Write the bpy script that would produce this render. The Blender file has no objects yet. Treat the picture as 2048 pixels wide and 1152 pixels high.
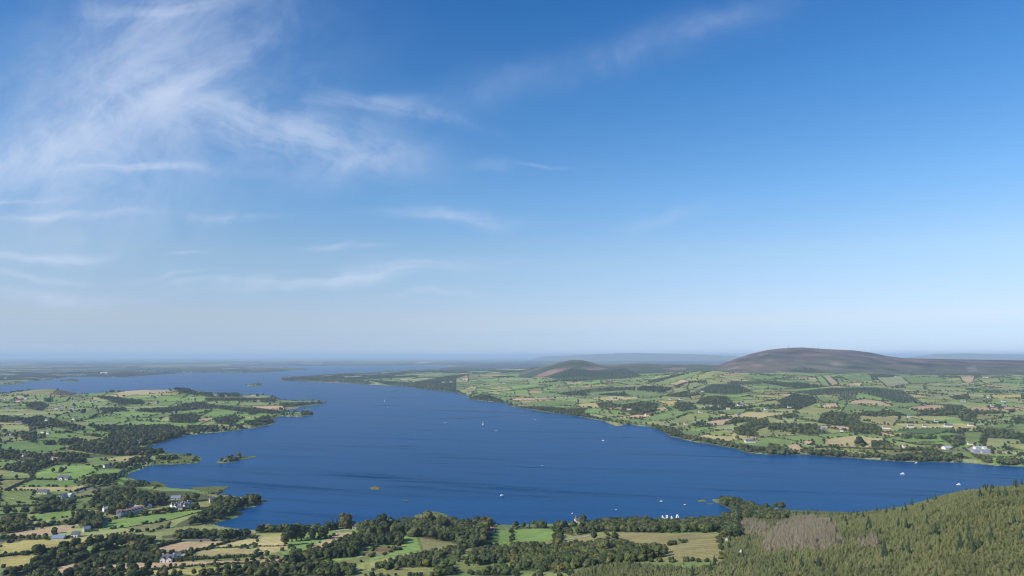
import bpy, bmesh, math, random
import numpy as np
from mathutils import Vector, Matrix, Euler
random.seed(7)
RNG = np.random.default_rng(11)
S = bpy.context.scene
COL = S.collection
R = math.radians

# ------------------------------------------------------------------ camera, sky, sun, exposure
CAM_H = 200.0
FPX = 1365.0
HORIZON = 712.0
PITCH = math.atan((HORIZON - 576.0) / FPX)
cam = bpy.data.cameras.new('camera'); camo = bpy.data.objects.new('camera', cam); COL.objects.link(camo)
cam.sensor_width = 36.0; cam.lens = FPX / 2048.0 * 36.0
cam.clip_start = 1.0; cam.clip_end = 400000.0
camo.location = (0, 0, CAM_H); camo.rotation_euler = (R(90) + PITCH, 0, 0)
S.camera = camo

SUN_AZ, SUN_EL = R(-122), R(34)
W = bpy.data.worlds.new('World'); S.world = W; W.use_nodes = True
sun = bpy.data.lights.new('sun', 'SUN'); suno = bpy.data.objects.new('sun', sun); COL.objects.link(suno)
sun.energy = 5.0; sun.angle = R(0.5); sun.color = (1.0, 0.93, 0.82)
sdir = Vector((math.sin(SUN_AZ) * math.cos(SUN_EL), math.cos(SUN_AZ) * math.cos(SUN_EL), math.sin(SUN_EL)))
suno.rotation_euler = sdir.to_track_quat('Z', 'Y').to_euler()
S.view_settings.view_transform = 'Standard'; S.view_settings.look = 'None'
S.view_settings.exposure = 0.30; S.view_settings.gamma = 1.0
S.cycles.use_denoising = True; S.cycles.filter_width = 1.1
HAZE = 5.4e-5


class NT:
    """small helper to write node trees"""
    def __init__(self, tree):
        self.t = tree; self.n = tree.nodes; self.l = tree.links
    def new(self, typ, **kw):
        nd = self.n.new(typ)
        for k, v in kw.items(): setattr(nd, k, v)
        return nd
    def put(self, sock, v):
        if hasattr(v, 'is_output') or isinstance(v, bpy.types.NodeSocket): self.l.new(v, sock)
        else: sock.default_value = v
    def math(self, op, a, b=0.0, c=0.0, clamp=False):
        nd = self.n.new('ShaderNodeMath'); nd.operation = op; nd.use_clamp = clamp
        self.put(nd.inputs[0], a); self.put(nd.inputs[1], b); self.put(nd.inputs[2], c)
        return nd.outputs[0]
    def vmath(self, op, a, b=(0, 0, 0)):
        nd = self.n.new('ShaderNodeVectorMath'); nd.operation = op
        self.put(nd.inputs[0], a); self.put(nd.inputs[1], b)
        return nd.outputs['Value'] if op in ('DOT_PRODUCT', 'LENGTH') else nd.outputs['Vector']
    def noise(self, vec, scale, detail=3.0, rough=0.55, dist=0.0):
        nd = self.n.new('ShaderNodeTexNoise'); self.put(nd.inputs['Vector'], vec)
        nd.inputs['Scale'].default_value = scale; nd.inputs['Detail'].default_value = detail
        nd.inputs['Roughness'].default_value = rough; nd.inputs['Distortion'].default_value = dist
        return nd.outputs['Fac']
    def range(self, v, a, b, c=0.0, d=1.0, smooth=False):
        nd = self.n.new('ShaderNodeMapRange'); nd.clamp = True
        if smooth: nd.interpolation_type = 'SMOOTHSTEP'
        self.put(nd.inputs[0], v)
        for i, x in enumerate((a, b, c, d)): nd.inputs[1 + i].default_value = x
        return nd.outputs[0]
    def mix(self, fac, a, b, blend='MIX'):
        nd = self.n.new('ShaderNodeMix'); nd.data_type = 'RGBA'; nd.blend_type = blend
        self.put(nd.inputs[0], fac)
        self.put(nd.inputs[6], a if not isinstance(a, tuple) else (*a[:3], 1)); self.put(nd.inputs[7], b if not isinstance(b, tuple) else (*b[:3], 1))
        return nd.outputs[2]
    def ramp(self, fac, stops):
        nd = self.n.new('ShaderNodeValToRGB'); self.put(nd.inputs[0], fac)
        e = nd.color_ramp.elements
        while len(e) < len(stops): e.new(0.5)
        for el, (p, c) in zip(e, stops): el.position = p; el.color = (*c, 1)
        return nd.outputs[0]
    def scale(self, vec, s):
        nd = self.n.new('ShaderNodeMapping'); self.put(nd.inputs[0], vec); nd.inputs['Scale'].default_value = s
        return nd
    def rotscale(self, vec, ang, s):
        nd = self.n.new('ShaderNodeMapping'); self.put(nd.inputs[0], vec); nd.vector_type = 'TEXTURE'
        nd.inputs['Rotation'].default_value = (0, 0, ang)
        nd.inputs['Scale'].default_value = (1 / s[0], 1 / s[1], 1)
        return nd.outputs[0]


CT, ST = math.cos(PITCH), math.sin(PITCH)
def ray(px, py):
    a = (np.asarray(px, float) - 1024) / FPX; b = (576 - np.asarray(py, float)) / FPX
    return a, CT - b * ST, ST + b * CT          # direction x, y, z

def build_world():
    T = NT(W.node_tree); T.n.clear()
    out = T.new('ShaderNodeOutputWorld'); bg = T.new('ShaderNodeBackground')
    sky = T.new('ShaderNodeTexSky'); sky.sky_type = 'NISHITA'; sky.sun_disc = False
    sky.sun_elevation = SUN_EL; sky.sun_rotation = SUN_AZ; sky.altitude = 0.0
    sky.air_density = 1.0; sky.dust_density = 0.05; sky.ozone_density = 2.5
    geo = T.new('ShaderNodeTexCoord')
    sep = T.new('ShaderNodeSeparateXYZ'); T.l.new(geo.outputs['Generated'], sep.inputs[0])
    g = 1.25                                     # clear air: a deeper blue overhead and a paler, cooler horizon
    tint = T.ramp(T.math('MULTIPLY', sep.outputs[2], 2.0, clamp=True), [(p, tuple(c / g for c in q)) for p, q in (
        (0.0, (.58, .75, 1.26)), (.03, (.52, .66, 1.12)), (.06, (.55, .66, 1.02)), (.105, (.70, .71, .93)), (.28, (.84, .89, .97)), (.45, (.66, .93, 1.12)), (.72, (.40, .84, 1.17)), (.94, (.25, .72, 1.15)))])
    clear = T.mix(1.0, sky.outputs[0], tint, 'MULTIPLY')
    yy = T.math('MAXIMUM', sep.outputs[1], 0.08)
    comb = T.new('ShaderNodeCombineXYZ')
    T.put(comb.inputs[0], T.math('DIVIDE', sep.outputs[0], yy)); T.put(comb.inputs[1], T.math('DIVIDE', sep.outputs[2], yy))
    P0 = comb.outputs[0]                         # direction of the sky: east and up over north
    wn = T.new('ShaderNodeTexNoise'); T.l.new(P0, wn.inputs['Vector']); wn.inputs['Scale'].default_value = 4.5; wn.inputs['Detail'].default_value = 4
    wo = T.vmath('SUBTRACT', wn.outputs['Color'], (0.5, 0.5, 0.5))
    P = T.vmath('ADD', P0, T.vmath('MULTIPLY', wo, (0.13, 0.085, 0)))
    Pf = T.vmath('ADD', P0, T.vmath('MULTIPLY', wo, (0.16, 0.07, 0)))
    fib = {}; broken = T.noise(Pf, 9.0, 6.0, 0.62, 0.3)
    for key, ang, s in (('u', R(38), (2.8, 10)), ('d', R(-18), (2.8, 12)), ('h', R(2), (2.8, 34)), ('v', R(20), (1.8, 5))):
        q = T.rotscale(Pf, ang, s)
        n = T.noise(q, 1.0, 9.0, 0.66, 0.5)
        n = T.math('ADD', T.math('MULTIPLY', n, .58), T.math('MULTIPLY', broken, .42))
        fib[key] = T.range(n, 0.38, 0.66, 0.20 if key in 'uv' else 0.05, 1.0, True)
    wisps = [  # photo position of the middle, half length, half thickness, tilt, strength, fibre
        (250, 250, 330, 200, 32, .42, 'u'), (230, 220, 330, 210, 25, .32, 'v'), (40, 318, 190, 48, 22, 1.05, 'u'),
        (395, 165, 160, 26, 38, .42, 'u'), (280, 40, 190, 90, -50, .34, 'u'), (330, 10, 160, 25, 5, .30, 'h'),
        (455, 240, 190, 46, -22, .50, 'd'), (640, 290, 200, 62, -14, .48, 'd'), (720, 335, 130, 34, 10, .30, 'u'), (800, 218, 130, 15, -12, .36, 'd'),
        (700, 205, 110, 14, 4, .30, 'd'), (180, 235, 120, 60, -40, .28, 'd'),
        (270, 340, 150, 9, -3, .55, 'h'), (1180, 120, 440, 40, 17, .17, 'v'), (1430, 30, 150, 26, 22, .10, 'v'),
        (60, 425, 170, 6, -1, .55, 'h'), (30, 394, 90, 6, -1, .5, 'h'), (460, 434, 90, 9, 3, .42, 'h'),
        (50, 508, 120, 9, 4, .62, 'h'), (60, 582, 150, 14, 1, .40, 'h'), (40, 545, 150, 6, 0, .42, 'h'),
        (650, 552, 220, 17, 5, .55, 'h'), (440, 563, 90, 6, 1, .5, 'h'), (800, 540, 90, 9, 4, .35, 'h'), (350, 545, 80, 5, 2, .3, 'h'),
        (900, 441, 120, 12, -4, .34, 'h'), (1100, 331, 50, 5, -9, .22, 'd'), (985, 335, 50, 18, 10, .20, 'u'), (680, 490, 50, 5, 0, .3, 'h'),
        (1330, 445, 90, 13, 14, .22, 'u'), (770, 495, 40, 4, 0, .25, 'h'), (890, 584, 70, 6, 2, .25, 'h'), (1100, 488, 90, 5, 2, .16, 'h'), (375, 502, 30, 3, 0, .3, 'h')]
    total = None
    for cx, cy, L, H, ang, amp, key in wisps:
        dx, dy, dz = ray(cx, cy); u, v = dx / dy, dz / dy
        L /= FPX; H /= FPX; c, s = math.cos(R(ang)), math.sin(R(ang))
        A = (c / L, s / L, 0); B = (-s / H, c / H, 0)
        a = T.math('SUBTRACT', T.vmath('DOT_PRODUCT', P, A), A[0] * u + A[1] * v)
        b = T.math('SUBTRACT', T.vmath('DOT_PRODUCT', P, B), B[0] * u + B[1] * v)
        g = T.math('EXPONENT', T.math('MULTIPLY', T.math('MULTIPLY_ADD', a, a, T.math('MULTIPLY', b, b)), -1.0))
        g = T.math('MULTIPLY', g, amp * (1.35 if key == 'h' else 1.0))
        total = T.math('MULTIPLY', g, fib[key]) if total is None else T.math('MULTIPLY_ADD', g, fib[key], total)
    front = T.range(sep.outputs[1], 0.08, 0.25)
    fac = T.math('MULTIPLY', T.math('SUBTRACT', 1.0, T.math('EXPONENT', T.math('MULTIPLY', total, -1.4))), front)
    col = T.mix(fac, clear, (3.9, 4.5, 5.7))
    T.l.new(col, bg.inputs[0]); bg.inputs[1].default_value = 0.131
    T.l.new(bg.outputs[0], out.inputs[0])
build_world()

# ------------------------------------------------------------------ the chart: columns of bearing, rows of distance
U0, U1, NU = -1.02, 1.02, 1560
Y0, Y1, NY = 120.0, 90000.0, 1120
us = np.linspace(U0, U1, NU); ys = np.exp(np.linspace(math.log(Y0), math.log(Y1), NY))
LY = math.log(Y1 / Y0)
Yg, Ug = np.meshgrid(ys, us, indexing='ij'); Xg = Ug * Yg
Xf = Xg.astype(np.float32); Yf32 = Yg.astype(np.float32)

def hsh(ix, iy, seed):
    n = (ix * 374761393 + iy * 668265263 + seed * 974711) & 0x7fffffff
    n = ((n ^ (n >> 13)) * 1274126177) & 0x7fffffff
    return ((n ^ (n >> 16)) & 0xffff) / 65535.0
def vnoise(x, y, seed):
    fx, fy = np.floor(x), np.floor(y)
    ix, iy = fx.astype(np.int64), fy.astype(np.int64)
    tx, ty = x - fx, y - fy
    tx = tx * tx * (3 - 2 * tx); ty = ty * ty * (3 - 2 * ty)
    a = hsh(ix, iy, seed); b = hsh(ix + 1, iy, seed); c = hsh(ix, iy + 1, seed); d = hsh(ix + 1, iy + 1, seed)
    return (a + (b - a) * tx) * (1 - ty) + (c + (d - c) * tx) * ty
def fbm(x, y, wl, octv, seed):
    s = 0; a = 1; t = 0
    for k in range(octv):
        s = s + a * (vnoise(x / wl, y / wl, seed + k) - 0.5); t += a; a *= 0.5; wl *= 0.5
    return s / t * 2

def row_of(Y, z):            # photo row of a point
    d = (CAM_H - z) / Y
    return 576 + FPX * np.tan(np.arctan(d) + PITCH)
def px_of(X, Y, z):
    return 1024 + FPX * X / (Y * CT + (z - CAM_H) * ST)
def los(row, Y):             # height that shows at that row at distance Y
    return CAM_H - Y * math.tan(math.atan((row - 576) / FPX) - PITCH)
def flat(px, py):            # point on the lake level
    dx, dy, dz = ray(px, py); t = -CAM_H / dz
    return dx * t, dy * t

# terrain stations: photo column -> (distance, height)
ST_ = {
 -400: [(120, 28), (300, 26), (500, 16), (650, 9), (900, 5), (1300, 8), (1800, 12), (2500, 18), (3000, 22), (3500, 20), (3800, 3), (5000, 3), (5800, 4), (9000, 8), (12000, 12), (20000, 14), (90000, 16)],
 0:    [(120, 35), (300, 30), (500, 18), (620, 10), (800, 5), (1000, 4), (1300, 7), (1800, 12), (2500, 20), (3000, 24), (3500, 20), (3800, 3), (5000, 3), (5800, 4), (9000, 8), (12000, 12), (20000, 14), (90000, 16)],
 256:  [(120, 36), (300, 31), (500, 21), (620, 12), (700, 8), (800, 4.5), (950, 3), (1300, 4), (1800, 9), (2500, 15), (3000, 22), (3400, 18), (3800, 2), (5000, 3), (5800, 4), (9000, 8), (12000, 12), (20000, 14), (90000, 16)],
 512:  [(120, 42), (300, 36), (500, 24), (620, 15), (700, 9), (800, 3), (1000, 2), (2000, 4), (2300, 7), (3000, 9), (3600, 5), (5000, 3), (5800, 4), (9000, 8), (12000, 12), (20000, 14), (90000, 16)],
 600:  [(120, 45), (300, 38), (500, 26), (620, 16), (700, 10), (800, 3), (1000, 2), (2300, 6), (3000, 7), (5280, 1), (6000, 7), (6700, 2), (9000, 8), (12000, 12), (20000, 14), (90000, 16)],
 700:  [(120, 50), (300, 42), (500, 28), (620, 18), (700, 11), (780, 4), (900, 2), (5030, 1), (5800, 9), (7000, 8), (7700, 2), (9000, 6), (12000, 12), (20000, 14), (90000, 16)],
 800:  [(120, 58), (300, 48), (500, 33), (620, 21), (700, 13), (780, 5), (900, 2), (4620, 1), (5200, 12), (6500, 24), (8000, 26), (9500, 3), (12000, 12), (20000, 14), (90000, 16)],
 900:  [(120, 66), (300, 55), (450, 40), (560, 30), (650, 20), (740, 11), (800, 4), (900, 2), (3905, 1), (4200, 12), (5000, 25), (6000, 32), (8000, 30), (10500, 6), (12000, 12), (20000, 15), (90000, 16)],
 1024: [(120, 75), (300, 60), (450, 42), (560, 30), (650, 20), (740, 10), (800, 4), (900, 2), (2750, 1), (3000, 8), (3500, 20), (4200, 35), (5000, 48), (6000, 54), (8000, 40), (12000, 14), (20000, 15), (90000, 16)],
 1160: [(120, 84), (300, 72), (420, 62), (500, 51), (600, 36), (700, 21), (800, 8), (850, 3), (950, 2), (2330, 1), (2600, 10), (3000, 22), (3500, 35), (4200, 50), (5000, 60), (6000, 62), (8000, 45), (12000, 15), (20000, 15), (90000, 16)],
 1300: [(120, 90), (300, 82), (400, 73), (500, 60), (600, 43), (700, 26), (800, 10), (870, 4), (950, 2), (2000, 1), (2200, 8), (2600, 22), (3000, 35), (3500, 50), (4200, 66), (4900, 78), (6000, 90), (8000, 55), (12000, 15), (20000, 15), (90000, 16)],
 1400: [(120, 95), (300, 88), (400, 78), (500, 64), (600, 47), (700, 29), (800, 12), (880, 4), (950, 3), (1700, 1), (1900, 8), (2300, 22), (2700, 36), (3200, 50), (3700, 62), (4300, 76), (4900, 88), (6000, 100), (8000, 60), (12000, 15), (20000, 15), (90000, 16)],
 1536: [(120, 100), (300, 97), (350, 92), (450, 76), (550, 60), (700, 37), (800, 20), (900, 8), (1000, 3), (1420, 1), (1500, 4), (1700, 13), (2000, 23), (2500, 36), (3000, 48), (3500, 60), (4200, 76), (4800, 88), (6500, 110), (8500, 60), (12000, 15), (20000, 15), (90000, 16)],
 1700: [(120, 108), (250, 107), (350, 103), (450, 93), (550, 76), (620, 60), (700, 40), (800, 17), (950, 4), (1050, 2), (1370, 1), (1450, 3), (1650, 13), (2000, 25), (2500, 38), (3000, 50), (3500, 62), (4200, 77), (4800, 88), (6500, 110), (8500, 60), (12000, 15), (20000, 15), (90000, 16)],
 1780: [(120, 112), (250, 112), (350, 108), (450, 98), (560, 78), (650, 54), (750, 30), (850, 14), (1000, 4), (1330, 1), (1400, 3), (1600, 13), (2000, 26), (2500, 39), (3000, 51), (3500, 63), (4200, 77), (4800, 87), (6500, 110), (8500, 60), (12000, 15), (20000, 15), (90000, 16)],
 1900: [(120, 118), (250, 118), (350, 118), (420, 114.5), (490, 104), (600, 82), (700, 55), (850, 25), (1000, 5), (1290, 1), (1360, 3), (1600, 14), (2000, 26), (2500, 40), (3000, 52), (3500, 64), (4200, 77), (4800, 86), (6500, 105), (8500, 60), (12000, 15), (20000, 15), (90000, 16)],
 2048: [(120, 121), (250, 122), (350, 122), (420, 119), (480, 110.5), (560, 95), (700, 66), (850, 34), (1000, 8), (1100, 2), (1265, 1), (1330, 3), (1600, 14), (2000, 26), (2500, 40), (3000, 52), (3500, 64), (4200, 76), (4800, 84), (6500, 100), (8500, 60), (12000, 15), (20000, 15), (90000, 16)],
 2500: [(120, 132), (250, 131), (420, 134), (520, 126), (700, 92), (900, 45), (1050, 8), (1130, 2), (1200, 3), (1600, 15), (2000, 27), (2500, 41), (3000, 53), (3500, 64), (4200, 75), (4800, 82), (6500, 100), (8500, 60), (12000, 15), (20000, 15), (90000, 16)]}
pxs = sorted(ST_); ust = np.array([(p - 1024) / FPX for p in pxs])
prof = np.stack([np.interp(np.log(ys), np.log([a for a, b in ST_[p]]), [b for a, b in ST_[p]]) for p in pxs], 1)   # NY x stations
k = np.clip(np.searchsorted(ust, us) - 1, 0, len(ust) - 2); t = np.clip((us - ust[k]) / (ust[k + 1] - ust[k]), 0, 1)
Zb = prof[:, k] * (1 - t) + prof[:, k + 1] * t
def box(a, n, axis):
    pad = [(0, 0), (0, 0)]; pad[axis] = (n, n)
    c = np.cumsum(np.pad(a, pad, mode='edge'), axis=axis)
    c = np.insert(c, 0, 0, axis=axis)
    w = 2 * n + 1
    return (np.take(c, range(w, c.shape[axis]), axis) - np.take(c, range(0, c.shape[axis] - w), axis)) / w
Zb = box(box(box(Zb, 6, 0), 6, 0), 22, 1)

# rolling ground
amp = np.interp(Yg, [120, 350, 800, 1300, 2500, 5000, 9000, 20000, 90000], [1.0, 1.2, 1.0, 2.4, 10.0, 15.0, 9.0, 14.0, 18.0])
Zb += amp * fbm(Xg, Yg, 420.0, 3, 3) + 0.9 * amp * fbm(Xg, Yg, 2600.0, 2, 9) * (Yg > 2000)
# the two hills of the near left shore
def hill(cols, rows, Yc, sig, base, tree=0.0):
    global Zb
    uu = [(c - 1024) / FPX for c in cols]; hh = [max(0, los(r, Yc) - base - tree) for r in rows]
    A = np.interp(us, uu, hh); A = box(A[None, :], 5, 1)[0]
    Zb += A[None, :] * np.exp(-((Yg - Yc) / sig) ** 2)
hill([-120, -60, 0, 40, 82, 110, 125, 140, 160, 180], [795, 790, 786, 781, 776, 774.5, 776, 780, 784.5, 793], 3150, 260, 25)
hill([180, 200, 250, 300, 375, 420, 470, 500], [790, 786, 780, 776, 777, 781, 787, 795], 3150, 270, 23)

hill([1250, 1300, 1350, 1386, 1419, 1450, 1500, 1560, 1620], [762, 757, 750, 745, 741, 742, 747, 753, 762], 3950, 430, 72)
hill([1500, 1560, 1620, 1700, 1780, 1860, 1930], [800, 790, 783, 780, 783, 790, 800], 2900, 330, 50)
# mountains: ridge columns with photo row, ridge distance and foot distance
RIDGE = [(1030, 750, 5600, 4700), (1049, 744, 5600, 4700), (1086, 734, 5600, 4700), (1116, 725, 5600, 4700), (1141, 720, 5600, 4700), (1164, 720.3, 5600, 4700),
         (1184, 725, 5650, 4720), (1199, 729.5, 5700, 4740), (1219, 731.5, 5800, 4760), (1249, 728, 6000, 4780), (1294, 727.2, 6150, 4800), (1324, 729.5, 6200, 4800), (1399, 729.5, 6250, 4750),
         (1425, 732.5, 6280, 4700), (1440, 729, 6300, 4650), (1474, 716.5, 6350, 4450), (1500, 708, 6400, 4400), (1536, 699.8, 6450, 4350), (1560, 697.2, 6500, 4330), (1578, 695.5, 6500, 4330), (1608, 695, 6500, 4330), (1636, 696.8, 6500, 4330), (1661, 698.5, 6500, 4330),
         (1711, 701, 6500, 4320), (1748, 706, 6500, 4300), (1773, 712, 6500, 4300), (1811, 716.7, 6500, 4250), (1861, 718, 6500, 4200), (1950, 719.3, 6500, 4100), (2048, 720.5, 6500, 4050), (2500, 724, 6500, 4100)]
rc = np.array(RIDGE, float); ru = (rc[:, 0] - 1024) / (FPX * 1.0) * (CT)
rz = np.array([los(r, y) for _, r, y, _ in RIDGE])
Yr = np.interp(us, ru, rc[:, 2]); Yft = np.interp(us, ru, rc[:, 3]); zr = np.interp(us, ru, rz)
zr = box(zr[None, :], 2, 1)[0]
fade = np.clip((us - ru[0]) / 0.02, 0, 1)
TM = (Yg - Yft[None, :]) / (Yr - Yft)[None, :]             # 0 at the foot, 1 on the ridge
tt = np.clip(TM, 0, 1)
prof_m = 0.30 * tt + 0.70 * tt * tt * (3 - 2 * tt)
back = np.exp(-np.clip((Yg - Yr[None, :]) / 1500, 0, None) ** 2)
gul = fbm(Xg, Yg * 0.45, 420, 4, 21) * 26 + fbm(Xg, Yg, 130, 3, 24) * 9
zm = Zb + (zr[None, :] - Zb) * prof_m * back + gul * 4 * tt * (1 - tt)
HILLM = (TM > 0) & (fade[None, :] > 0)
Zb = np.where(HILLM, Zb + (zm - Zb) * fade[None, :], Zb)
# far ranges
def far_range(pts, Yc, sig):
    global Zb
    uu = [(p - 1024) / FPX for p, r in pts]; hh = [max(0, los(r, Yc) - 15) for p, r in pts]
    A = np.interp(us, uu, hh, left=0, right=hh[-1] if pts[-1][0] > 2100 else 0)
    A = box(A[None, :], 6, 1)[0] * (1 + 0.03 * (vnoise(us * 70, us * 0, 5) - .5))
    Zb += A[None, :] * np.exp(-((Yg - Yc) / sig) ** 2)
far_range([(1060, 716), (1090, 713), (1149, 710.6), (1200, 708.2), (1241, 706.8), (1286, 706.2), (1330, 707), (1374, 708.2), (1424, 710.6), (1480, 713.5), (1530, 718)], 23000, 3000)
far_range([(1800, 716), (1830, 713.2), (1850, 711.5), (1871, 708.5), (1900, 707.8), (1936, 707.4), (1990, 708.4), (2048, 709.3), (2200, 709), (2600, 708)], 21000, 2600)

# ------------------------------------------------------------------ the lake shore
LAKE = [(-500, 772), (0, 763.5), (60, 763), (100, 760), (135, 754), (200, 753.6), (250, 755), (300, 750.5), (360, 747), (400, 746), (512, 745.6), (560, 743), (600, 741), (626, 738.6), (600, 736.5), (540, 735), (470, 733.6), (425, 732.5),
 (470, 731), (540, 730.4), (640, 730), (700, 731.5), (760, 731), (840, 731.7), (905, 733.4), (880, 737), (780, 743.6), (700, 748), (640, 751), (590, 754), (556, 758), (565, 762), (620, 764), (680, 766), (750, 770), (810, 773), (840, 778), (900, 783),
 (937, 791), (933, 796), (960, 801), (1010, 807), (1024, 814), (1060, 819), (1110, 827), (1160, 834), (1210, 842), (1222, 849), (1230, 852), (1240, 852), (1247, 849), (1262, 849), (1300, 854), (1320, 860), (1340, 873), (1380, 882), (1420, 889), (1470, 897), (1500, 907),
 (1536, 909), (1610, 909.5), (1660, 913), (1730, 918), (1800, 923), (1930, 926), (1990, 931), (2048, 933), (2500, 955),
 (2600, 975), (2300, 985), (2048, 996), (1850, 1016), (1700, 1036), (1600, 1033), (1570, 1027), (1540, 1021), (1500, 1011), (1455, 1001), (1427, 998), (1428, 1004), (1445, 1011), (1462, 1021), (1468, 1031), (1440, 1040), (1400, 1045), (1330, 1047), (1250, 1047),
 (1180, 1049), (1100, 1050), (1024, 1051), (980, 1048), (912, 1045), (840, 1046), (800, 1050), (770, 1050), (706, 1049), (619, 1055), (560, 1058), (500, 1061), (470, 1057), (440, 1053), (424, 1048), (440, 1043), (470, 1035), (483, 1027), (478, 1023), (490, 1015),
 (512, 1013), (534, 1002), (525, 998), (500, 997), (482, 994), (460, 991), (435, 987), (400, 979), (345, 977), (332, 973), (300, 967), (282, 962), (268, 959), (250, 953), (262, 946), (285, 938), (293, 932), (312, 930), (395, 926), (403, 916), (385, 912), (337, 909),
 (332, 903), (310, 897), (290, 892), (312, 889), (365, 872), (445, 864), (512, 856), (540, 850), (553, 844), (545, 837), (560, 832.5), (600, 834), (625, 830), (629, 826), (600, 824.5), (575, 825.5), (568, 820), (590, 818), (600, 814), (652, 807), (650, 804),
 (600, 805), (570, 803), (555, 797), (545, 793), (512, 792), (487, 793), (475, 792), (400, 794), (300, 796), (187, 794), (155, 793), (0, 797), (-500, 800)]
ISLES = [[(429, 925.5), (445, 919), (460, 915), (475, 914.5), (512, 912.8), (512, 914.8), (480, 919), (470, 924), (445, 926.5)],
 [(490, 771.5), (500, 769), (520, 768.6), (528, 771), (515, 773), (495, 773)], [(604, 794), (615, 793.6), (614, 795.6), (605, 795.8)],
 [(606, 819), (612, 817), (619, 817.6), (618, 819.6), (610, 820)], [(1395, 1001.5), (1405, 999), (1413, 1001), (1408, 1004), (1398, 1004)],
 [(1413, 1007), (1425, 1006), (1426, 1008), (1414, 1008.6)], [(-30, 768), (40, 766), (60, 767.4), (30, 769.4), (-20, 771)], [(118, 762.4), (157, 760.4), (158, 763), (130, 763.6)]]
def densify(P, n=3):
    Q = []
    for a, b in zip(P, P[1:] + P[:1]):
        for i in range(n): Q.append((a[0] + (b[0] - a[0]) * i / n, a[1] + (b[1] - a[1]) * i / n))
    return Q
def shore_world(P, jit, n):
    x, y = flat(*np.array(densify(P, n)).T)
    j = np.interp(y, [700, 3000, 12000], [2.0, 8, 60]) * jit
    x = x + j * (vnoise(x / 25, y / 25, 41) - .5) * 2; y = y + j * (vnoise(x / 25, y / 25, 43) - .5) * 2
    return np.stack([x, y], 1).astype(np.float32)
rows = (ys > 560) & (ys < 14000); r0 = int(np.argmax(rows)); r1 = int(NY - np.argmax(rows[::-1]))
X_, Y_ = Xf[r0:r1], Yf32[r0:r1]
d2 = np.full(X_.shape, 1e12, np.float32); water = np.zeros(X_.shape, bool)
def add_poly(P, flag):
    global d2
    ins = np.zeros(X_.shape, bool)
    for (ax, ay), (bx, by) in zip(P, np.roll(P, -1, 0)):
        ex, ey = bx - ax, by - ay; L2 = ex * ex + ey * ey + 1e-9
        px_, py_ = X_ - ax, Y_ - ay
        h = np.clip((px_ * ex + py_ * ey) / L2, 0, 1)
        qx = px_ - h * ex; qy = py_ - h * ey
        np.minimum(d2, qx * qx + qy * qy, out=d2)
        if ay != by:
            c = ((ay > Y_) != (by > Y_)) & (px_ < ex * (Y_ - ay) / (by - ay))
            ins ^= c
    water[ins] = flag
add_poly(shore_world(LAKE, 1.0, 2), True)
for I in ISLES: add_poly(shore_world(I, 0.35, 2), False)
SD = np.full(Xg.shape, 50000.0, np.float32)
SD[r0:r1] = np.sqrt(d2) * np.where(water, -1, 1)
SD[:r0] = 3000
rise = np.interp(Yg, [600, 1200, 3000, 8000], [0.24, 0.18, 0.10, 0.05])
land = np.minimum(np.maximum(Zb, np.minimum(0.9, 0.06 * SD)), 0.25 + rise * 2.2 * np.maximum(SD, 0))
land = np.where(SD < 12, np.minimum(land, 0.05 * SD + 0.25), land)
Z = np.where(SD > 0, land, np.maximum(-6.0, 0.08 * SD))
for _k in range(1):
    pass

def zat(X, Y):
    X = np.asarray(X, float); Y = np.clip(np.asarray(Y, float), Y0, Y1 * .999)
    fi = np.clip((X / Y - U0) / (U1 - U0) * (NU - 1), 0, NU - 1.001); fj = np.log(Y / Y0) / LY * (NY - 1)
    i = fi.astype(int); j = fj.astype(int); a = fi - i; b = fj - j
    return (Z[j, i] * (1 - a) + Z[j, i + 1] * a) * (1 - b) + (Z[j + 1, i] * (1 - a) + Z[j + 1, i + 1] * a) * b
def look(field, X, Y):
    Y = np.clip(np.asarray(Y, float), Y0, Y1 * .999)
    i = np.clip(np.rint((np.asarray(X) / Y - U0) / (U1 - U0) * (NU - 1)), 0, NU - 1).astype(int)
    j = np.clip(np.rint(np.log(Y / Y0) / LY * (NY - 1)), 0, NY - 1).astype(int)
    return field[j, i]
Zs = np.maximum(Z, 0)
ROW = row_of(Yg, Zs)
MINROW = np.minimum.accumulate(ROW, axis=0)
def hit(px, py):
    """where the line of sight through a photo point meets the ground"""
    u = (px - 1024) / FPX
    for _ in range(3):
        i = int(np.clip(round((u - U0) / (U1 - U0) * (NU - 1)), 0, NU - 1))
        j = int(np.argmax(MINROW[:, i] <= py)) if MINROW[-1, i] <= py else int(np.argmin(MINROW[:, i]))
        if j > 0 and MINROW[j - 1, i] > py:
            f = (MINROW[j - 1, i] - py) / max(1e-6, MINROW[j - 1, i] - MINROW[j, i]); y = ys[j - 1] + (ys[j] - ys[j - 1]) * min(1, f)
        else: y = ys[j]
        z = max(0.0, float(zat(u * y, y)))
        u = (px - 1024) / FPX * (y * CT + (z - CAM_H) * ST) / y
    return u * y, y, z
REG = {'1': (0, 690), '2': (0, 900), '3': (512, 690), '4': (512, 900), '5': (1024, 690), '6': (1024, 900), '7': (1536, 680), '8': (1536, 900)}
def zpt(k, p): return REG[k][0] + p[0] / 4, REG[k][1] + p[1] / 4
def poly_world(k, pts, n=3):
    P = densify([zpt(k, p) for p in pts], n)
    return np.array([hit(*p)[:2] for p in P])
def inside(P, X, Y):
    ins = np.zeros(X.shape, bool)
    for (ax, ay), (bx, by) in zip(P, np.roll(P, -1, 0)):
        if ay != by: ins ^= ((ay > Y) != (by > Y)) & (X - ax < (bx - ax) * (Y - ay) / (by - ay))
    return ins
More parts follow.
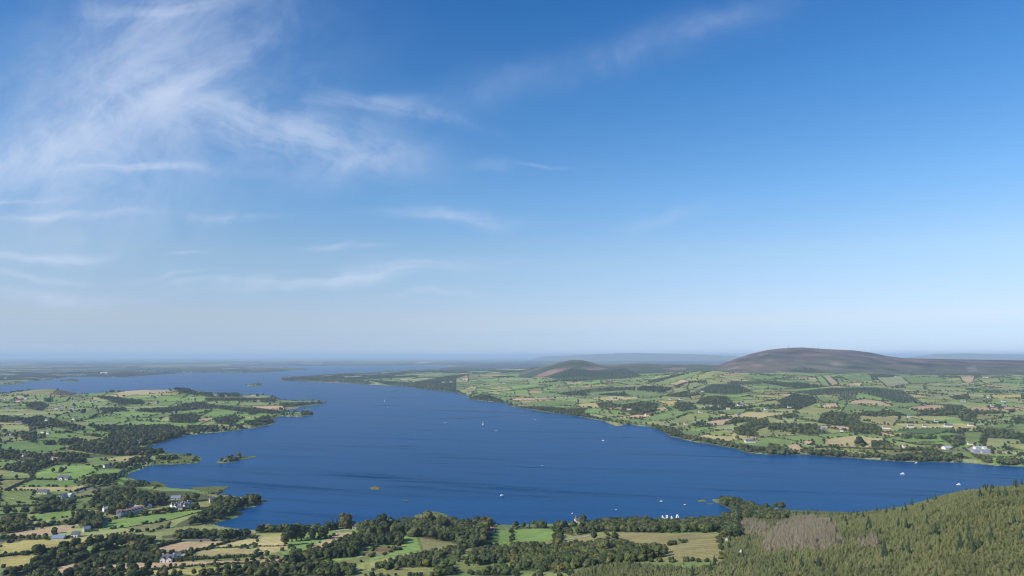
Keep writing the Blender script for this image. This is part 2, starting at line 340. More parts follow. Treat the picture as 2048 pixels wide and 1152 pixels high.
def chart_mask(P):
    u = P[:, 0] / P[:, 1]; i0, i1 = np.searchsorted(us, [u.min() - .004, u.max() + .004]); j0, j1 = np.searchsorted(ys, [P[:, 1].min() * .99, P[:, 1].max() * 1.01])
    i0 = max(0, i0 - 1); j0 = max(0, j0 - 1)
    sl = (slice(j0, j1 + 1), slice(i0, i1 + 1))
    return sl, inside(P, Xg[sl], Yg[sl])

# ------------------------------------------------------------------ fields and woods
GREEN, BRIGHT, PALE, STRAW, TAN, OLIVE, BROWN, DARK = (.138, .185, .060), (.158, .230, .062), (.215, .235, .090), (.330, .285, .125), (.360, .262, .150), (.175, .170, .070), (.120, .090, .055), (.035, .050, .022)
YELLOW, PINK, GREY, SAND, MEADOW = (.340, .295, .105), (.260, .170, .125), (.34, .32, .28), (.42, .37, .27), (.128, .190, .058)
CLS = [GREEN, BRIGHT, PALE, (.225, .235, .085), STRAW, TAN, OLIVE, DARK]
Cg = np.zeros((NY, NU, 3)); Cg[:] = GREEN
FIELD_ID = np.full((NY, NU), -1, np.int32)
warp = np.interp(Yg, [700, 2000, 6000, 20000], [14, 34, 50, 160])
wl = 380.0
def wx(X, Y): return np.interp(Y, [700, 2000, 6000, 20000], [14, 34, 50, 160]) * fbm(X, Y, wl, 2, 61)
def wy(X, Y): return np.interp(Y, [700, 2000, 6000, 20000], [14, 34, 50, 160]) * fbm(X, Y, wl, 2, 71)
ca, sa = math.cos(R(14)), math.sin(R(14))
sel = (SD > 0) & (Yg > 560) & (Yg < 24000) & ~(HILLM & (TM > 0.08) & (TM < 3))
VX, VY = Xg[sel], Yg[sel]
QX = VX + wx(VX, VY); QY = VY + wy(VX, VY)
RX, RY = ca * QX + sa * QY, -sa * QX + ca * QY
SELI = np.flatnonzero(sel.ravel())
cuts = []; wood_cells = []
Cflat = Cg.reshape(-1, 3); Fflat = FIELD_ID.ravel()
EDGE = np.full(NY * NU, 1e6, np.float32); STRIPE = np.zeros(NY * NU, np.float32)
nfield = 0
def clip(P, n, d):
    A, B = [], []; hits = []
    m = len(P); s = P @ n - d
    for i in range(m):
        p, q = P[i], P[(i + 1) % m]; a, b = s[i], s[(i + 1) % m]
        (A if a <= 0 else B).append(p)
        if (a <= 0) != (b <= 0):
            h = p + (q - p) * (a / (a - b)); A.append(h); B.append(h); hits.append(h)
    return np.array(A), np.array(B), hits
def area(P):
    x, y = P[:, 0], P[:, 1]; return 0.5 * abs(np.dot(x, np.roll(y, -1)) - np.dot(y, np.roll(x, -1)))
lr = random.Random(5)
stack = [(np.array([[-26000., -9000.], [26000., -9000.], [26000., 30000.], [-26000., 30000.]]), np.arange(len(VX)))]
while stack:
    P, idx = stack.pop()
    if len(idx) == 0: continue
    c = P.mean(0); Yc = float(np.median(VY[idx])); A = area(P)
    right = float(np.median(VX[idx])) > 0
    tgt = np.interp(Yc, [700, 1500, 3500, 5500, 8000, 12000, 24000], [16000, 18000, 25000, 42000, 90000, 260000, 700000]) * lr.uniform(.55, 1.9)
    if A > tgt:
        e = np.roll(P, -1, 0) - P; L = np.hypot(e[:, 0], e[:, 1])
        th = math.atan2(*(e[int(np.argmax(L))][::-1])) if A < tgt * 60 else (0.0 if np.ptp(P[:, 0]) > np.ptp(P[:, 1]) else math.pi / 2)
        th += lr.gauss(0, 0.13)
        n = np.array([math.cos(th), math.sin(th)]); pr = P @ n
        d = pr.min() + np.ptp(pr) * lr.uniform(.36, .64)
        A_, B_, h = clip(P, n, d)
        if len(A_) < 3 or len(B_) < 3: continue
        if A < 4e6 and len(h) == 2: cuts.append((h[0], h[1], lr.random()))
        s = RX[idx] * n[0] + RY[idx] * n[1] - d
        stack.append((A_, idx[s <= 0])); stack.append((B_, idx[s > 0]))
        continue
    r = lr.random()
    if Yc > 7500 or (Yc > 5500 and float(np.median(VX[idx])) < -.15 * Yc): w = [.10, .06, .06, .06, .05, .03, .12, .52]
    elif right: w = [.19, .18, .22, .15, .07, .06, .05, .08]
    else: w = [.26, .29, .20, .10, .03, .04, .05, .03]
    kk = lr.choices(range(8), w)[0]
    col = np.array(CLS[kk]) * lr.uniform(.86, 1.14)
    fi = SELI[idx]
    Cflat[fi] = col; Fflat[fi] = nfield; nfield += 1
    ed = np.full(len(idx), 1e6)
    for a, b in zip(P, np.roll(P, -1, 0)):
        e = b - a; l = math.hypot(*e) + 1e-6
        ed = np.minimum(ed, np.abs((RX[idx] - a[0]) * e[1] - (RY[idx] - a[1]) * e[0]) / l)
    EDGE[fi] = ed
    if kk < 6 and lr.random() < .5:
        e = np.roll(P, -1, 0) - P; q = e[int(np.argmax(np.hypot(e[:, 0], e[:, 1])))]; STRIPE[fi] = (math.atan2(q[1], q[0]) + R(14)) % math.pi + .01
    if kk == 7 and Yc < 8000: wood_cells.append((P, Yc))
EDGE = EDGE.reshape(NY, NU); STRIPE = STRIPE.reshape(NY, NU)
# rough margin along the hedges
mg = np.clip(1 - EDGE / np.interp(Yg, [700, 3000, 8000, 20000], [2.0, 3.5, 14, 60]), 0, 1)[..., None]
Cg[:] = Cg * (1 - mg * .75) + np.array((.060, .070, .028)) * mg * .75

F = []   # traced fields: tile, colour, outline
def f(k, c, *pts): F.append((k, c, pts))
f('1', MEADOW, (0, 800), (130, 765), (330, 770), (555, 815), (540, 840), (300, 865), (0, 835))
f('1', PALE, (0, 640), (230, 640), (250, 690), (100, 700), (0, 680)); f('1', PALE, (0, 730), (110, 725), (130, 750), (0, 790))
f('1', GREEN, (410, 655), (620, 670), (560, 700), (420, 690)); f('1', GREEN, (660, 680), (900, 720), (760, 730), (650, 700)); f('1', (.2, .21, .08), (540, 730), (700, 725), (850, 745), (830, 775), (650, 770))
f('1', BRIGHT, (650, 605), (850, 572), (1030, 590), (1000, 620), (680, 615)); f('1', BRIGHT, (1100, 580), (1290, 590), (1280, 605), (1100, 605)); f('1', GREEN, (540, 545), (770, 510), (800, 560), (690, 570), (560, 580))
f('1', BRIGHT, (860, 545), (1060, 530), (1330, 550), (1000, 570)); f('1', TAN, (1270, 520), (1640, 492), (1650, 510), (1290, 530)); f('1', BRIGHT, (1360, 540), (1640, 512), (1700, 515), (1600, 545)); f('1', BRIGHT, (1590, 580), (1700, 525), (1900, 515), (1940, 545), (1620, 590))
f('1', TAN, (1590, 590), (1700, 582), (1700, 600), (1580, 610)); f('1', PALE, (1620, 455), (1830, 455), (1820, 468), (1640, 470)); f('1', BRIGHT, (1440, 450), (1560, 435), (1560, 465), (1460, 470))
f('1', (.17, .165, .07), (0, 400), (330, 350), (440, 342), (500, 345), (620, 378), (700, 410), (400, 420), (100, 395)); f('1', BROWN, (400, 395), (480, 350), (540, 350), (620, 385), (560, 405))
f('1', BRIGHT, (280, 410), (400, 402), (410, 440), (300, 440)); f('1', BRIGHT, (420, 422), (560, 425), (540, 450), (420, 450)); f('1', TAN, (100, 412), (220, 407), (150, 440)); f('1', GREEN, (580, 427), (740, 430), (740, 445), (580, 440))
f('1', BRIGHT, (590, 470), (740, 470), (740, 500), (600, 500)); f('1', (.33, .27, .15), (920, 385), (1180, 345), (1340, 352), (1380, 375), (1100, 405), (950, 415)); f('1', (.26, .24, .09), (1050, 402), (1440, 377), (1430, 400), (1150, 408)); f('1', GREEN, (1040, 430), (1240, 412), (1240, 432))
f('1', BRIGHT, (1880, 600), (2040, 580), (2048, 610), (1880, 640)); f('1', TAN, (1140, 462), (1260, 450), (1260, 470)); f('1', (.15, .2, .06), (1080, 475), (1140, 470), (1120, 500), (960, 495))
f('2', BRIGHT, (270, 185), (410, 130), (740, 122), (780, 170), (610, 232), (275, 232)); f('2', GREEN, (0, 210), (270, 195), (230, 232), (0, 240)); f('2', OLIVE, (0, 242), (230, 237), (60, 318), (0, 325))
f('2', MEADOW, (240, 240), (605, 242), (600, 275), (540, 293), (150, 290)); f('2', STRAW, (130, 294), (540, 297), (715, 280), (700, 300), (600, 328), (60, 323)); f('2', (.15, .19, .06), (0, 330), (290, 322), (240, 390), (390, 420), (0, 430))
f('2', GREEN, (0, 472), (500, 450), (490, 480), (270, 500), (0, 490)); f('2', BRIGHT, (250, 520), (580, 482), (590, 530), (300, 575), (270, 560)); f('2', TAN, (60, 662), (630, 592), (560, 650), (470, 665), (130, 705))
f('2', YELLOW, (0, 752), (330, 712), (400, 724), (640, 692), (910, 692), (900, 715), (700, 757), (480, 787), (0, 848)); f('2', MEADOW, (330, 832), (800, 752), (1100, 722), (1120, 740), (850, 790), (560, 840), (420, 850)); f('2', YELLOW, (0, 862), (270, 837), (430, 857), (270, 930), (0, 945))
f('2', TAN, (290, 1008), (560, 905), (990, 900), (1240, 900), (2020, 882), (2030, 900), (1060, 963), (640, 1008)); f('2', YELLOW, (640, 1008), (1080, 972), (2020, 917), (2048, 960), (1500, 1000), (1100, 1008)); f('2', TAN, (1190, 800), (1440, 737), (1840, 727), (1780, 745), (1540, 808), (1480, 830), (1310, 835))
f('2', STRAW, (1440, 880), (1660, 792), (1950, 787), (2048, 787), (2048, 858), (1700, 870)); f('2', STRAW, (1700, 783), (1900, 722), (2048, 705), (2048, 750), (1940, 778)); f('2', BRIGHT, (800, 570), (1380, 500), (1620, 475), (1640, 490), (1480, 530), (1000, 620), (810, 640))
f('2', OLIVE, (1000, 627), (1370, 560), (1340, 610), (1200, 660), (1080, 650)); f('2', PALE, (690, 620), (760, 650), (700, 655)); f('2', STRAW, (790, 80), (1030, 45), (1180, 40), (1200, 60), (1100, 95), (830, 85)); f('2', BRIGHT, (960, 220), (1100, 110), (1170, 110), (1130, 150), (980, 210))
f('2', OLIVE, (590, 350), (740, 305), (800, 310), (760, 350), (620, 390)); f('2', BRIGHT, (0, 35), (60, 35), (40, 75), (0, 75)); f('2', STRAW, (0, 135), (60, 140), (0, 160)); f('2', TAN, (480, 90), (660, 82), (640, 95)); f('2', GREY, (1300, 865), (1440, 832), (1540, 812), (1440, 860), (1340, 893), (1200, 890)); f('2', (.15, .19, .08), (1240, 110), (1360, 40), (1600, 55), (1580, 98), (1300, 108))
f('2', (.10, .12, .05), (740, 310), (930, 270), (900, 320), (760, 360)); f('2', (.2, .22, .09), (1200, 745), (1300, 735), (1310, 755), (1210, 780))
f('4', STRAW, (0, 700), (200, 690), (270, 770), (250, 800), (0, 850)); f('4', TAN, (0, 872), (240, 867), (210, 900), (0, 890)); f('4', TAN, (390, 790), (560, 720), (640, 665), (790, 655), (770, 700), (660, 740), (500, 790)); f('4', OLIVE, (840, 820), (980, 770), (1170, 765), (1150, 800), (1000, 845), (870, 850)); f('4', (.14, .105, .055), (900, 805), (1000, 780), (1140, 785), (1060, 815))
f('4', (.16, .165, .06), (440, 920), (900, 850), (920, 880), (700, 930), (500, 930)); f('4', (.19, .19, .07), (780, 970), (1350, 945), (1560, 960), (1600, 1008), (780, 1008)); f('4', (.165, .18, .06), (1560, 950), (1640, 860), (1700, 930), (1960, 925), (1760, 1000)); f('4', BRIGHT, (1870, 690), (1920, 640), (2048, 635), (2048, 770), (1880, 765))
f('6', BRIGHT, (0, 640), (180, 625), (310, 630), (370, 665), (220, 770), (150, 760), (0, 755)); f('6', BRIGHT, (390, 622), (555, 610), (520, 650), (440, 640)); f('6', (.235, .205, .085), (400, 730), (620, 682), (890, 652), (1300, 667), (1655, 662), (1690, 890), (1100, 900), (1240, 830), (1000, 780), (560, 740))
f('6', (.2, .21, .08), (0, 1008), (250, 985), (480, 985), (520, 960), (470, 1008)); f('6', BROWN, (740, 690), (860, 690), (850, 710), (760, 715)); f('6', BROWN, (840, 745), (920, 745), (900, 760)); f('6', (.13, .13, .05), (1250, 740), (1390, 722), (1400, 740), (1270, 765))
f('5', GREEN, (1025, 592), (1290, 520), (1430, 545), (1200, 612), (1090, 605)); f('5', (.2, .215, .075), (1215, 625), (1420, 550), (1560, 545), (1720, 575), (1560, 600), (1310, 630)); f('5', (.36, .27, .17), (1530, 620), (1640, 600), (1800, 585), (1690, 640), (1560, 645)); f('5', BRIGHT, (1365, 687), (1530, 655), (1640, 658), (1500, 690))
f('5', (.19, .215, .065), (1525, 702), (1700, 678), (1770, 690), (1750, 730), (1600, 727)); f('5', BRIGHT, (550, 532), (620, 507), (740, 510), (690, 545), (590, 545)); f('5', TAN, (740, 515), (830, 502), (790, 525)); f('5', BRIGHT, (780, 532), (870, 527), (910, 560), (800, 555)); f('5', GREEN, (20, 475), (300, 442), (530, 455), (510, 485), (200, 488))
f('5', (.37, .28, .18), (0, 430), (300, 420), (600, 407), (400, 425), (0, 445)); f('5', GREEN, (890, 372), (1000, 364), (1200, 390), (1290, 377), (1240, 405), (1000, 415), (920, 400)); f('5', (.17, .21, .07), (1110, 320), (1250, 270), (1450, 217), (1580, 197), (1480, 240), (1300, 300), (1200, 325)); f('5', (.22, .23, .08), (1480, 252), (1600, 202), (1780, 225), (1700, 235), (1560, 260))
f('5', (.19, .21, .075), (1395, 350), (1420, 302), (1560, 312), (1480, 340), (1420, 363)); f('5', GREEN, (1580, 532), (1700, 517), (1920, 512), (1850, 545), (1740, 560)); f('5', STRAW, (1760, 490), (1820, 467), (1900, 477), (1900, 500)); f('5', TAN, (1150, 502), (1270, 500), (1200, 530), (1150, 520)); f('5', YELLOW, (1160, 452), (1330, 447), (1320, 475), (1240, 480))
f('5', STRAW, (1790, 742), (1880, 737), (1980, 770), (1840, 772)); f('5', BRIGHT, (405, 330), (580, 297), (720, 287), (700, 310), (520, 320)); f('5', TAN, (510, 332), (640, 322), (620, 340)); f('5', BRIGHT, (230, 357), (320, 327), (380, 332), (320, 360)); f('5', BROWN, (720, 302), (800, 287), (810, 310), (740, 315)); f('5', (.19, .18, .07), (1420, 412), (1540, 392), (1510, 430), (1430, 430)); f('5', BRIGHT, (1860, 322), (2048, 327), (2048, 350), (1940, 345))
f('7', BRIGHT, (375, 292), (430, 287), (500, 370), (440, 375)); f('7', (.33, .27, .16), (430, 287), (500, 287), (570, 355), (510, 365)); f('7', GREEN, (560, 287), (820, 282), (840, 325), (660, 333)); f('7', (.38, .29, .16), (600, 362), (700, 342), (765, 340), (740, 370)); f('7', (.21, .215, .11), (870, 302), (1070, 292), (1140, 355), (950, 380)); f('7', GREEN, (1075, 297), (1380, 302), (1480, 335), (1140, 350)); f('7', (.2, .225, .08), (1075, 365), (1240, 367), (1260, 400), (1100, 390))
f('7', (.2, .22, .08), (1250, 372), (1500, 377), (1700, 420), (1290, 405)); f('7', (.34, .26, .16), (1530, 292), (1660, 292), (1640, 330), (1680, 350), (1560, 340)); f('7', PALE, (1670, 312), (1840, 302), (1870, 340), (1740, 350)); f('7', GREEN, (1880, 322), (2048, 317), (2048, 345), (1880, 340)); f('7', BRIGHT, (680, 480), (720, 422), (915, 460), (920, 490), (780, 470)); f('7', (.36, .27, .15), (625, 515), (680, 487), (780, 472), (900, 490), (1010, 530), (720, 517))
f('7', GREEN, (590, 570), (620, 522), (740, 522), (930, 545), (920, 575), (720, 570)); f('7', GREEN, (380, 460), (560, 457), (580, 490), (440, 500)); f('7', TAN, (425, 522), (545, 500), (570, 540), (430, 545)); f('7', (.22, .22, .08), (200, 575), (330, 517), (420, 545), (580, 555), (440, 600), (250, 590)); f('7', (.26, .23, .1), (740, 602), (900, 620), (1000, 602), (1060, 620), (1000, 690), (860, 670), (720, 625)); f('7', GREEN, (940, 545), (1100, 547), (1260, 590), (1130, 610), (1070, 600))
f('7', (.08, .125, .04), (905, 740), (1200, 707), (1480, 702), (1480, 730), (1300, 760), (1060, 740)); f('7', (.18, .21, .07), (1000, 802), (1200, 840), (1400, 842), (1300, 860), (1010, 850)); f('7', GREEN, (1560, 737), (1730, 737), (1690, 830), (1570, 815)); f('7', PALE, (1730, 830), (1760, 782), (2030, 797), (2030, 830), (1900, 830), (1880, 870), (1730, 860)); f('7', STRAW, (1790, 882), (2048, 902), (2048, 920), (1800, 910)); f('7', GREEN, (1670, 690), (1950, 667), (1950, 695), (1850, 720), (1680, 715))
f('7', (.25, .23, .09), (1740, 642), (1970, 622), (1970, 640), (1760, 660)); f('7', (.15, .19, .055), (390, 862), (1000, 880), (1600, 890), (1690, 955), (1300, 900), (700, 890)); f('7', (.30, .25, .12), (450, 792), (700, 762), (940, 792), (830, 860), (640, 850), (450, 835)); f('7', TAN, (130, 850), (230, 827), (300, 890), (210, 890)); f('7', TAN, (230, 812), (360, 807), (350, 850)); f('7', (.23, .22, .08), (20, 732), (200, 737), (210, 750), (60, 775)); f('7', GREEN, (1570, 482), (1740, 472), (1790, 495), (1640, 500)); f('7', YELLOW, (1780, 442), (2030, 432), (2030, 470), (1800, 470)); f('7', PALE, (1840, 542), (1970, 575), (1880, 590))
f('7', GREY, (1560, 880), (1640, 850), (1720, 845), (1790, 880), (1800, 912), (1640, 905)); f('7', (.35, .3, .2), (1340, 860), (1400, 850), (1480, 860), (1460, 878))
f('3', TAN, (1630, 270), (1700, 262), (1700, 290), (1650, 285)); f('3', (.15, .16, .06), (1690, 245), (1780, 232), (1790, 255), (1700, 268)); f('3', TAN, (1660, 345), (1770, 332), (1760, 348), (1670, 352)); f('3', BRIGHT, (1730, 375), (1850, 375), (1850, 385), (1740, 388)); f('3', PALE, (750, 250), (830, 247), (830, 256), (760, 258)); f('3', PALE, (980, 302), (1030, 300), (1030, 314), (970, 314)); f('3', (.45, .37, .28), (1280, 138), (1390, 138), (1390, 147), (1290, 150)); f('3', (.45, .42, .33), (355, 144), (540, 142), (530, 151), (360, 152)); f('3', PALE, (750, 140), (900, 136), (960, 155), (780, 155))
TRACED = np.zeros((NY, NU), bool)
traced_world = []
for k_, c_, pts_ in F:
    P = poly_world(k_, list(pts_), 4); traced_world.append((P, k_))
    sl, m = chart_mask(P); m &= SD[sl] > 2
    Cg[sl][m] = np.array(c_) * random.uniform(.93, 1.07); TRACED[sl] |= m; q = P[4 * (len(pts_) // 2)] - P[0]; STRIPE[sl][m] = (math.atan2(q[1], q[0]) % math.pi + .01) if sum(c_) > .40 or random.random() < .4 else 0; FIELD_ID[sl][m] = 900000 + len(traced_world)

# hillside colours
moor = HILLM & (TM > 0.06) & (TM < 3.2) & ~TRACED & (fade[None, :] > .3)
m1 = fbm(Xg, Yg, 900, 4, 81); m2 = fbm(Xg, Yg, 240, 4, 85)
hgt = np.clip(TM + .42 * m2 + .22 * m1, 0, 1.2)
heather = np.array((.140, .098, .078)); hgreen = np.array((.092, .104, .058)); hforest = np.array((.038, .052, .026)); hbrown = np.array((.135, .105, .070))
w1 = np.clip((hgt - .34) / .22, 0, 1)[..., None]; w2 = np.clip((.16 - hgt) / .12, 0, 1)[..., None]
mc = hgreen * (1 - w1) + heather * w1; mc = mc * (1 - w2) + hforest * w2
mc = mc * np.clip(1 + .8 * m2[..., None] + .4 * m1[..., None] + .45 * fbm(Xg, Yg * .5, 70, 2, 88)[..., None], .35, 2) ; pt = np.clip((m1 - .18) * 4, 0, 1)[..., None]; mc = mc * (1 - pt * .5) + hbrown * pt * .5
PXG = 1024 + Ug * FPX
left_hill = np.clip((1440 - PXG) / 20, 0, 1)[..., None]
lc = np.where(((TM + .1 * m2) > .80)[..., None], np.array((.150, .130, .080)), np.array((.074, .092, .050))) * (1 + .5 * m2[..., None])
mc = mc * (1 - left_hill) + lc * left_hill
Cg[moor] = mc[moor] * .84
for k_, c_, pts_ in [('5', (.27, .165, .130), [(180, 247), (300, 202), (440, 164), (500, 172), (470, 185), (340, 225), (260, 255), (190, 255)]), ('5', (.25, .165, .135), [(535, 182), (600, 166), (700, 176), (770, 190), (700, 200), (600, 198)]), ('5', (.20, .14, .11), [(60, 290), (110, 265), (100, 295)]), ('5', (.2, .15, .12), [(1200, 185), (1380, 180), (1400, 200), (1300, 205)]),
                     ('7', (.24, .22, .13), [(60, 250), (105, 250), (105, 260), (60, 260)]), ('7', (.21, .21, .11), [(180, 225), (280, 230), (290, 238), (210, 236)]), ('7', (.17, .15, .12), [(1590, 215), (1660, 205), (1680, 250), (1600, 260)]), ('7', (.16, .18, .09), [(1020, 225), (1150, 235), (1140, 262), (1040, 250)]), ('5', (.22, .165, .14), [(1990, 70), (2048, 62), (2048, 80), (1960, 90)])]:
    P = poly_world(k_, pts_, 3); sl, m = chart_mask(P); m &= Yg[sl] < 6600; kq = np.clip(.75 + 1.1 * m2[sl][m] + .8 * fbm(Xg, Yg * .4, 60, 2, 90)[sl][m], .12, 1)[:, None]; Cg[sl][m] = np.array(c_) * kq + Cg[sl][m] * (1 - kq)
# shore strip, beaches and lake bed
beach = (SD > 0) & (SD < np.interp(Yg, [800, 3000, 9000], [2.0, 5, 20])) & (vnoise(Xg / 60, Yg / 60, 95) > .35)
Cg[beach] = (.21, .20, .125); Cg[beach & (Ug < -.25) & (Yg < 1900)] = (.165, .195, .08)
Cg[SD <= 0] = (.06, .07, .06)
# beyond the near fields: darker bog and wood mottling
fm = fbm(Xg, Yg, 2200, 4, 99)
farw = (np.clip((Yg - np.where(Ug < -.12, 4800, 7000)) / np.where(Ug < -.12, 1500, 5000), 0, 1) * np.clip(.62 + 2.2 * fm, 0, 1) * (SD > 0) * ~moor)[..., None]
Cg[:] = Cg * (1 - .85 * farw) + np.array((.026, .042, .027)) * .85 * farw
for I in ISLES:
    P = np.stack(flat(*np.array(densify(I, 3)).T), 1) ; c0 = P.mean(0); P = c0 + (P - c0) * 1.3; sl, m = chart_mask(P); m &= SD[sl] > 0; Cg[sl][m] = (.125, .150, .062)
Cg[(Yg > 15000) & (Zb > 60)] = (.155, .175, .14)  # distant hills: paler tone painted in to stand for thicker haze
# slight wear and growth differences inside fields
Cg *= np.where(moor | (Yg > 9000), 1.0, 1.17)[..., None]
Cg *= (1 + .16 * fbm(Xg, Yg, 95, 3, 111) + .10 * fbm(Xg, Yg * .4, 22, 2, 117))[..., None]

# ------------------------------------------------------------------ materials
MATS = {}
def simple(name, col, rough=.8, vary=.12, scale=1.0, spec=.3, metal=0.0):
    m = bpy.data.materials.new(name); m.use_nodes = True; T = NT(m.node_tree); b = T.n['Principled BSDF']
    tc = T.new('ShaderNodeTexCoord'); n = T.noise(tc.outputs['Object'], scale, 4)
    T.put(b.inputs['Base Color'], T.mix(n, tuple(c * (1 - vary) for c in col), tuple(min(1, c * (1 + vary)) for c in col)))
    b.inputs['Roughness'].default_value = rough; b.inputs['Specular IOR Level'].default_value = spec; b.inputs['Metallic'].default_value = metal
    MATS[name] = m; return m
def ground_mat():
    m = bpy.data.materials.new('field_ground'); m.use_nodes = True; T = NT(m.node_tree); b = T.n['Principled BSDF']
    at = T.new('ShaderNodeAttribute'); at.attribute_name = 'field_color'
    geo = T.new('ShaderNodeNewGeometry'); p = geo.outputs['Position']
    n1 = T.noise(p, .35, 4, .6); n2 = T.noise(p, .045, 4, .6); n3 = T.noise(p, .008, 3, .55)
    v = T.math('ADD', T.math('ADD', T.range(n1, .3, .7, -.16, .16), T.range(n2, .3, .7, -.16, .16)), T.range(n3, .3, .7, -.10, .10))
    st = T.new('ShaderNodeAttribute'); st.attribute_name = 'stripe_turn'; a = st.outputs['Fac']
    sp = T.new('ShaderNodeSeparateXYZ'); T.l.new(p, sp.inputs[0])
    ac = T.math('SUBTRACT', T.math('MULTIPLY', sp.outputs[1], T.math('COSINE', a)), T.math('MULTIPLY', sp.outputs[0], T.math('SINE', a)))
    wv_ = T.math('SINE', T.math('ADD', T.math('MULTIPLY', ac, 2 * math.pi / 9.0), T.math('MULTIPLY', n3, 8.0)))
    v = T.math('ADD', v, T.math('MULTIPLY', T.math('MULTIPLY', wv_, .085), T.math('GREATER_THAN', a, 0.005)))
    k = T.math('ADD', v, 1.0)
    c = T.vmath('MULTIPLY', at.outputs['Color'], (1, 1, 1)); sc = T.new('ShaderNodeVectorMath'); sc.operation = 'SCALE'
    T.l.new(c, sc.inputs[0]); T.l.new(k, sc.inputs['Scale'])
    T.put(b.inputs['Base Color'], sc.outputs[0]); b.inputs['Roughness'].default_value = 1.0; b.inputs['Specular IOR Level'].default_value = .08
    bp = T.new('ShaderNodeBump'); bp.inputs['Strength'].default_value = .6; bp.inputs['Distance'].default_value = 1.2
    T.l.new(n1, bp.inputs['Height']); T.l.new(bp.outputs[0], b.inputs['Normal'])
    return m
def foliage(name, stops, rough=.75, trans=.24):
    m = bpy.data.materials.new(name); m.use_nodes = True; T = NT(m.node_tree); b = T.n['Principled BSDF']; out = T.n['Material Output']
    oi = T.new('ShaderNodeObjectInfo'); tc = T.new('ShaderNodeTexCoord')
    n = T.noise(tc.outputs['Object'], 7.0, 3, .6)
    c = T.ramp(oi.outputs['Random'], stops)
    c = T.mix(n, T.mix(1.0, c, (.55, .62, .60), 'MULTIPLY'), T.mix(1.0, c, (1.5, 1.42, 1.35), 'MULTIPLY'))
    T.put(b.inputs['Base Color'], c); b.inputs['Roughness'].default_value = rough; b.inputs['Specular IOR Level'].default_value = .2
    tr = T.new('ShaderNodeBsdfTranslucent'); T.put(tr.inputs['Color'], c)
    mx = T.new('ShaderNodeMixShader'); mx.inputs[0].default_value = trans
    T.l.new(b.outputs[0], mx.inputs[1]); T.l.new(tr.outputs[0], mx.inputs[2]); T.l.new(mx.outputs[0], out.inputs[0])
    MATS[name] = m; return m
M_GROUND = ground_mat()
M_LEAF = foliage('broadleaf_foliage', [(0, (.044, .068, .022)), (.3, (.078, .104, .032)), (.6, (.106, .128, .042)), (.85, (.150, .160, .054)), (.95, (.175, .165, .06)), (1, (.18, .125, .05))])
M_LEAFD = foliage('dark_foliage', [(0, (.028, .048, .022)), (.5, (.052, .076, .030)), (.85, (.082, .104, .040)), (1, (.115, .120, .048))])
M_WILLOW = foliage('willow_foliage', [(0, (0.091, 0.114, 0.052)), (0.5, (0.117, 0.137, 0.060)), (1, (0.078, 0.111, 0.039))])
M_YOUNG = foliage('young_spruce_needles', [(0, (.160, .190, .082)), (.4, (.205, .230, .100)), (.8, (.245, .260, .114)), (1, (.28, .245, .12))], trans=.3)
M_MID = foliage('green_spruce_needles', [(0, (.115, .140, .060)), (.5, (.160, .180, .076)), (1, (.20, .21, .09))], trans=.25)
M_SPRUCE = foliage('dark_spruce_needles', [(0, (0.027, 0.048, 0.027)), (1, (0.051, 0.075, 0.036))], trans=.08)
M_DEAD = foliage('bare_larch_twigs', [(0, (.20, .170, .125)), (.6, (.27, .235, .175)), (1, (.17, .175, .09))], trans=.1)
M_HEDGE = foliage('hedge_foliage', [(0, (0.045, 0.069, 0.027)), (1, (0.078, 0.096, 0.036))])
M_REED = foliage('reed_blades', [(0, (.24, .29, .10)), (1, (.30, .32, .13))], trans=.3)
M_BARK = simple('bark', (.11, .09, .07), .9, .3, 3)
M_WHITE = simple('white_render', (.60, .58, .54), .7, .05, .4)
M_CREAM = simple('cream_render', (.62, .56, .46), .75, .06, .4)
M_SLATE = simple('slate_roof', (.10, .105, .12), .6, .2, .8)
M_ROOFB = simple('brown_tile_roof', (.20, .135, .105), .75, .2, .8)
M_ROOFR = simple('red_tile_roof', (.36, .13, .08), .75, .2, .8)
M_METAL = simple('blue_grey_sheet_roof', (.17, .22, .30), .6, .12, .2)
M_LIGHTROOF = simple('light_sheet_roof', (.40, .41, .42), .6, .1, .2)
M_GLASS = simple('window_glass', (.03, .035, .045), .15, .2, 1, .5)
M_STONE = simple('grey_stone', (.34, .31, .26), .9, .25, 1.5)
M_BOAT = simple('white_gelcoat', (.82, .82, .82), .3, .03, 1, .5)
M_SAIL = simple('white_sailcloth', (.84, .84, .82), .8, .04, 1)
M_DARKHULL = simple('dark_hull_paint', (.03, .035, .05), .35, .1, 1, .5)
M_WOOL = simple('sheep_wool', (.72, .68, .58), .95, .1, 4)
M_STEEL = simple('mast_steel', (.30, .31, .33), .5, .1, 1, .4, .4)
M_ROAD = simple('road_asphalt', (.15, .15, .15), .9, .15, .3)
M_TRACK = simple('gravel_track', (.38, .34, .27), .95, .15, .3)
M_INFL = simple('inflatable_white', (.80, .80, .82), .45, .03, 1)

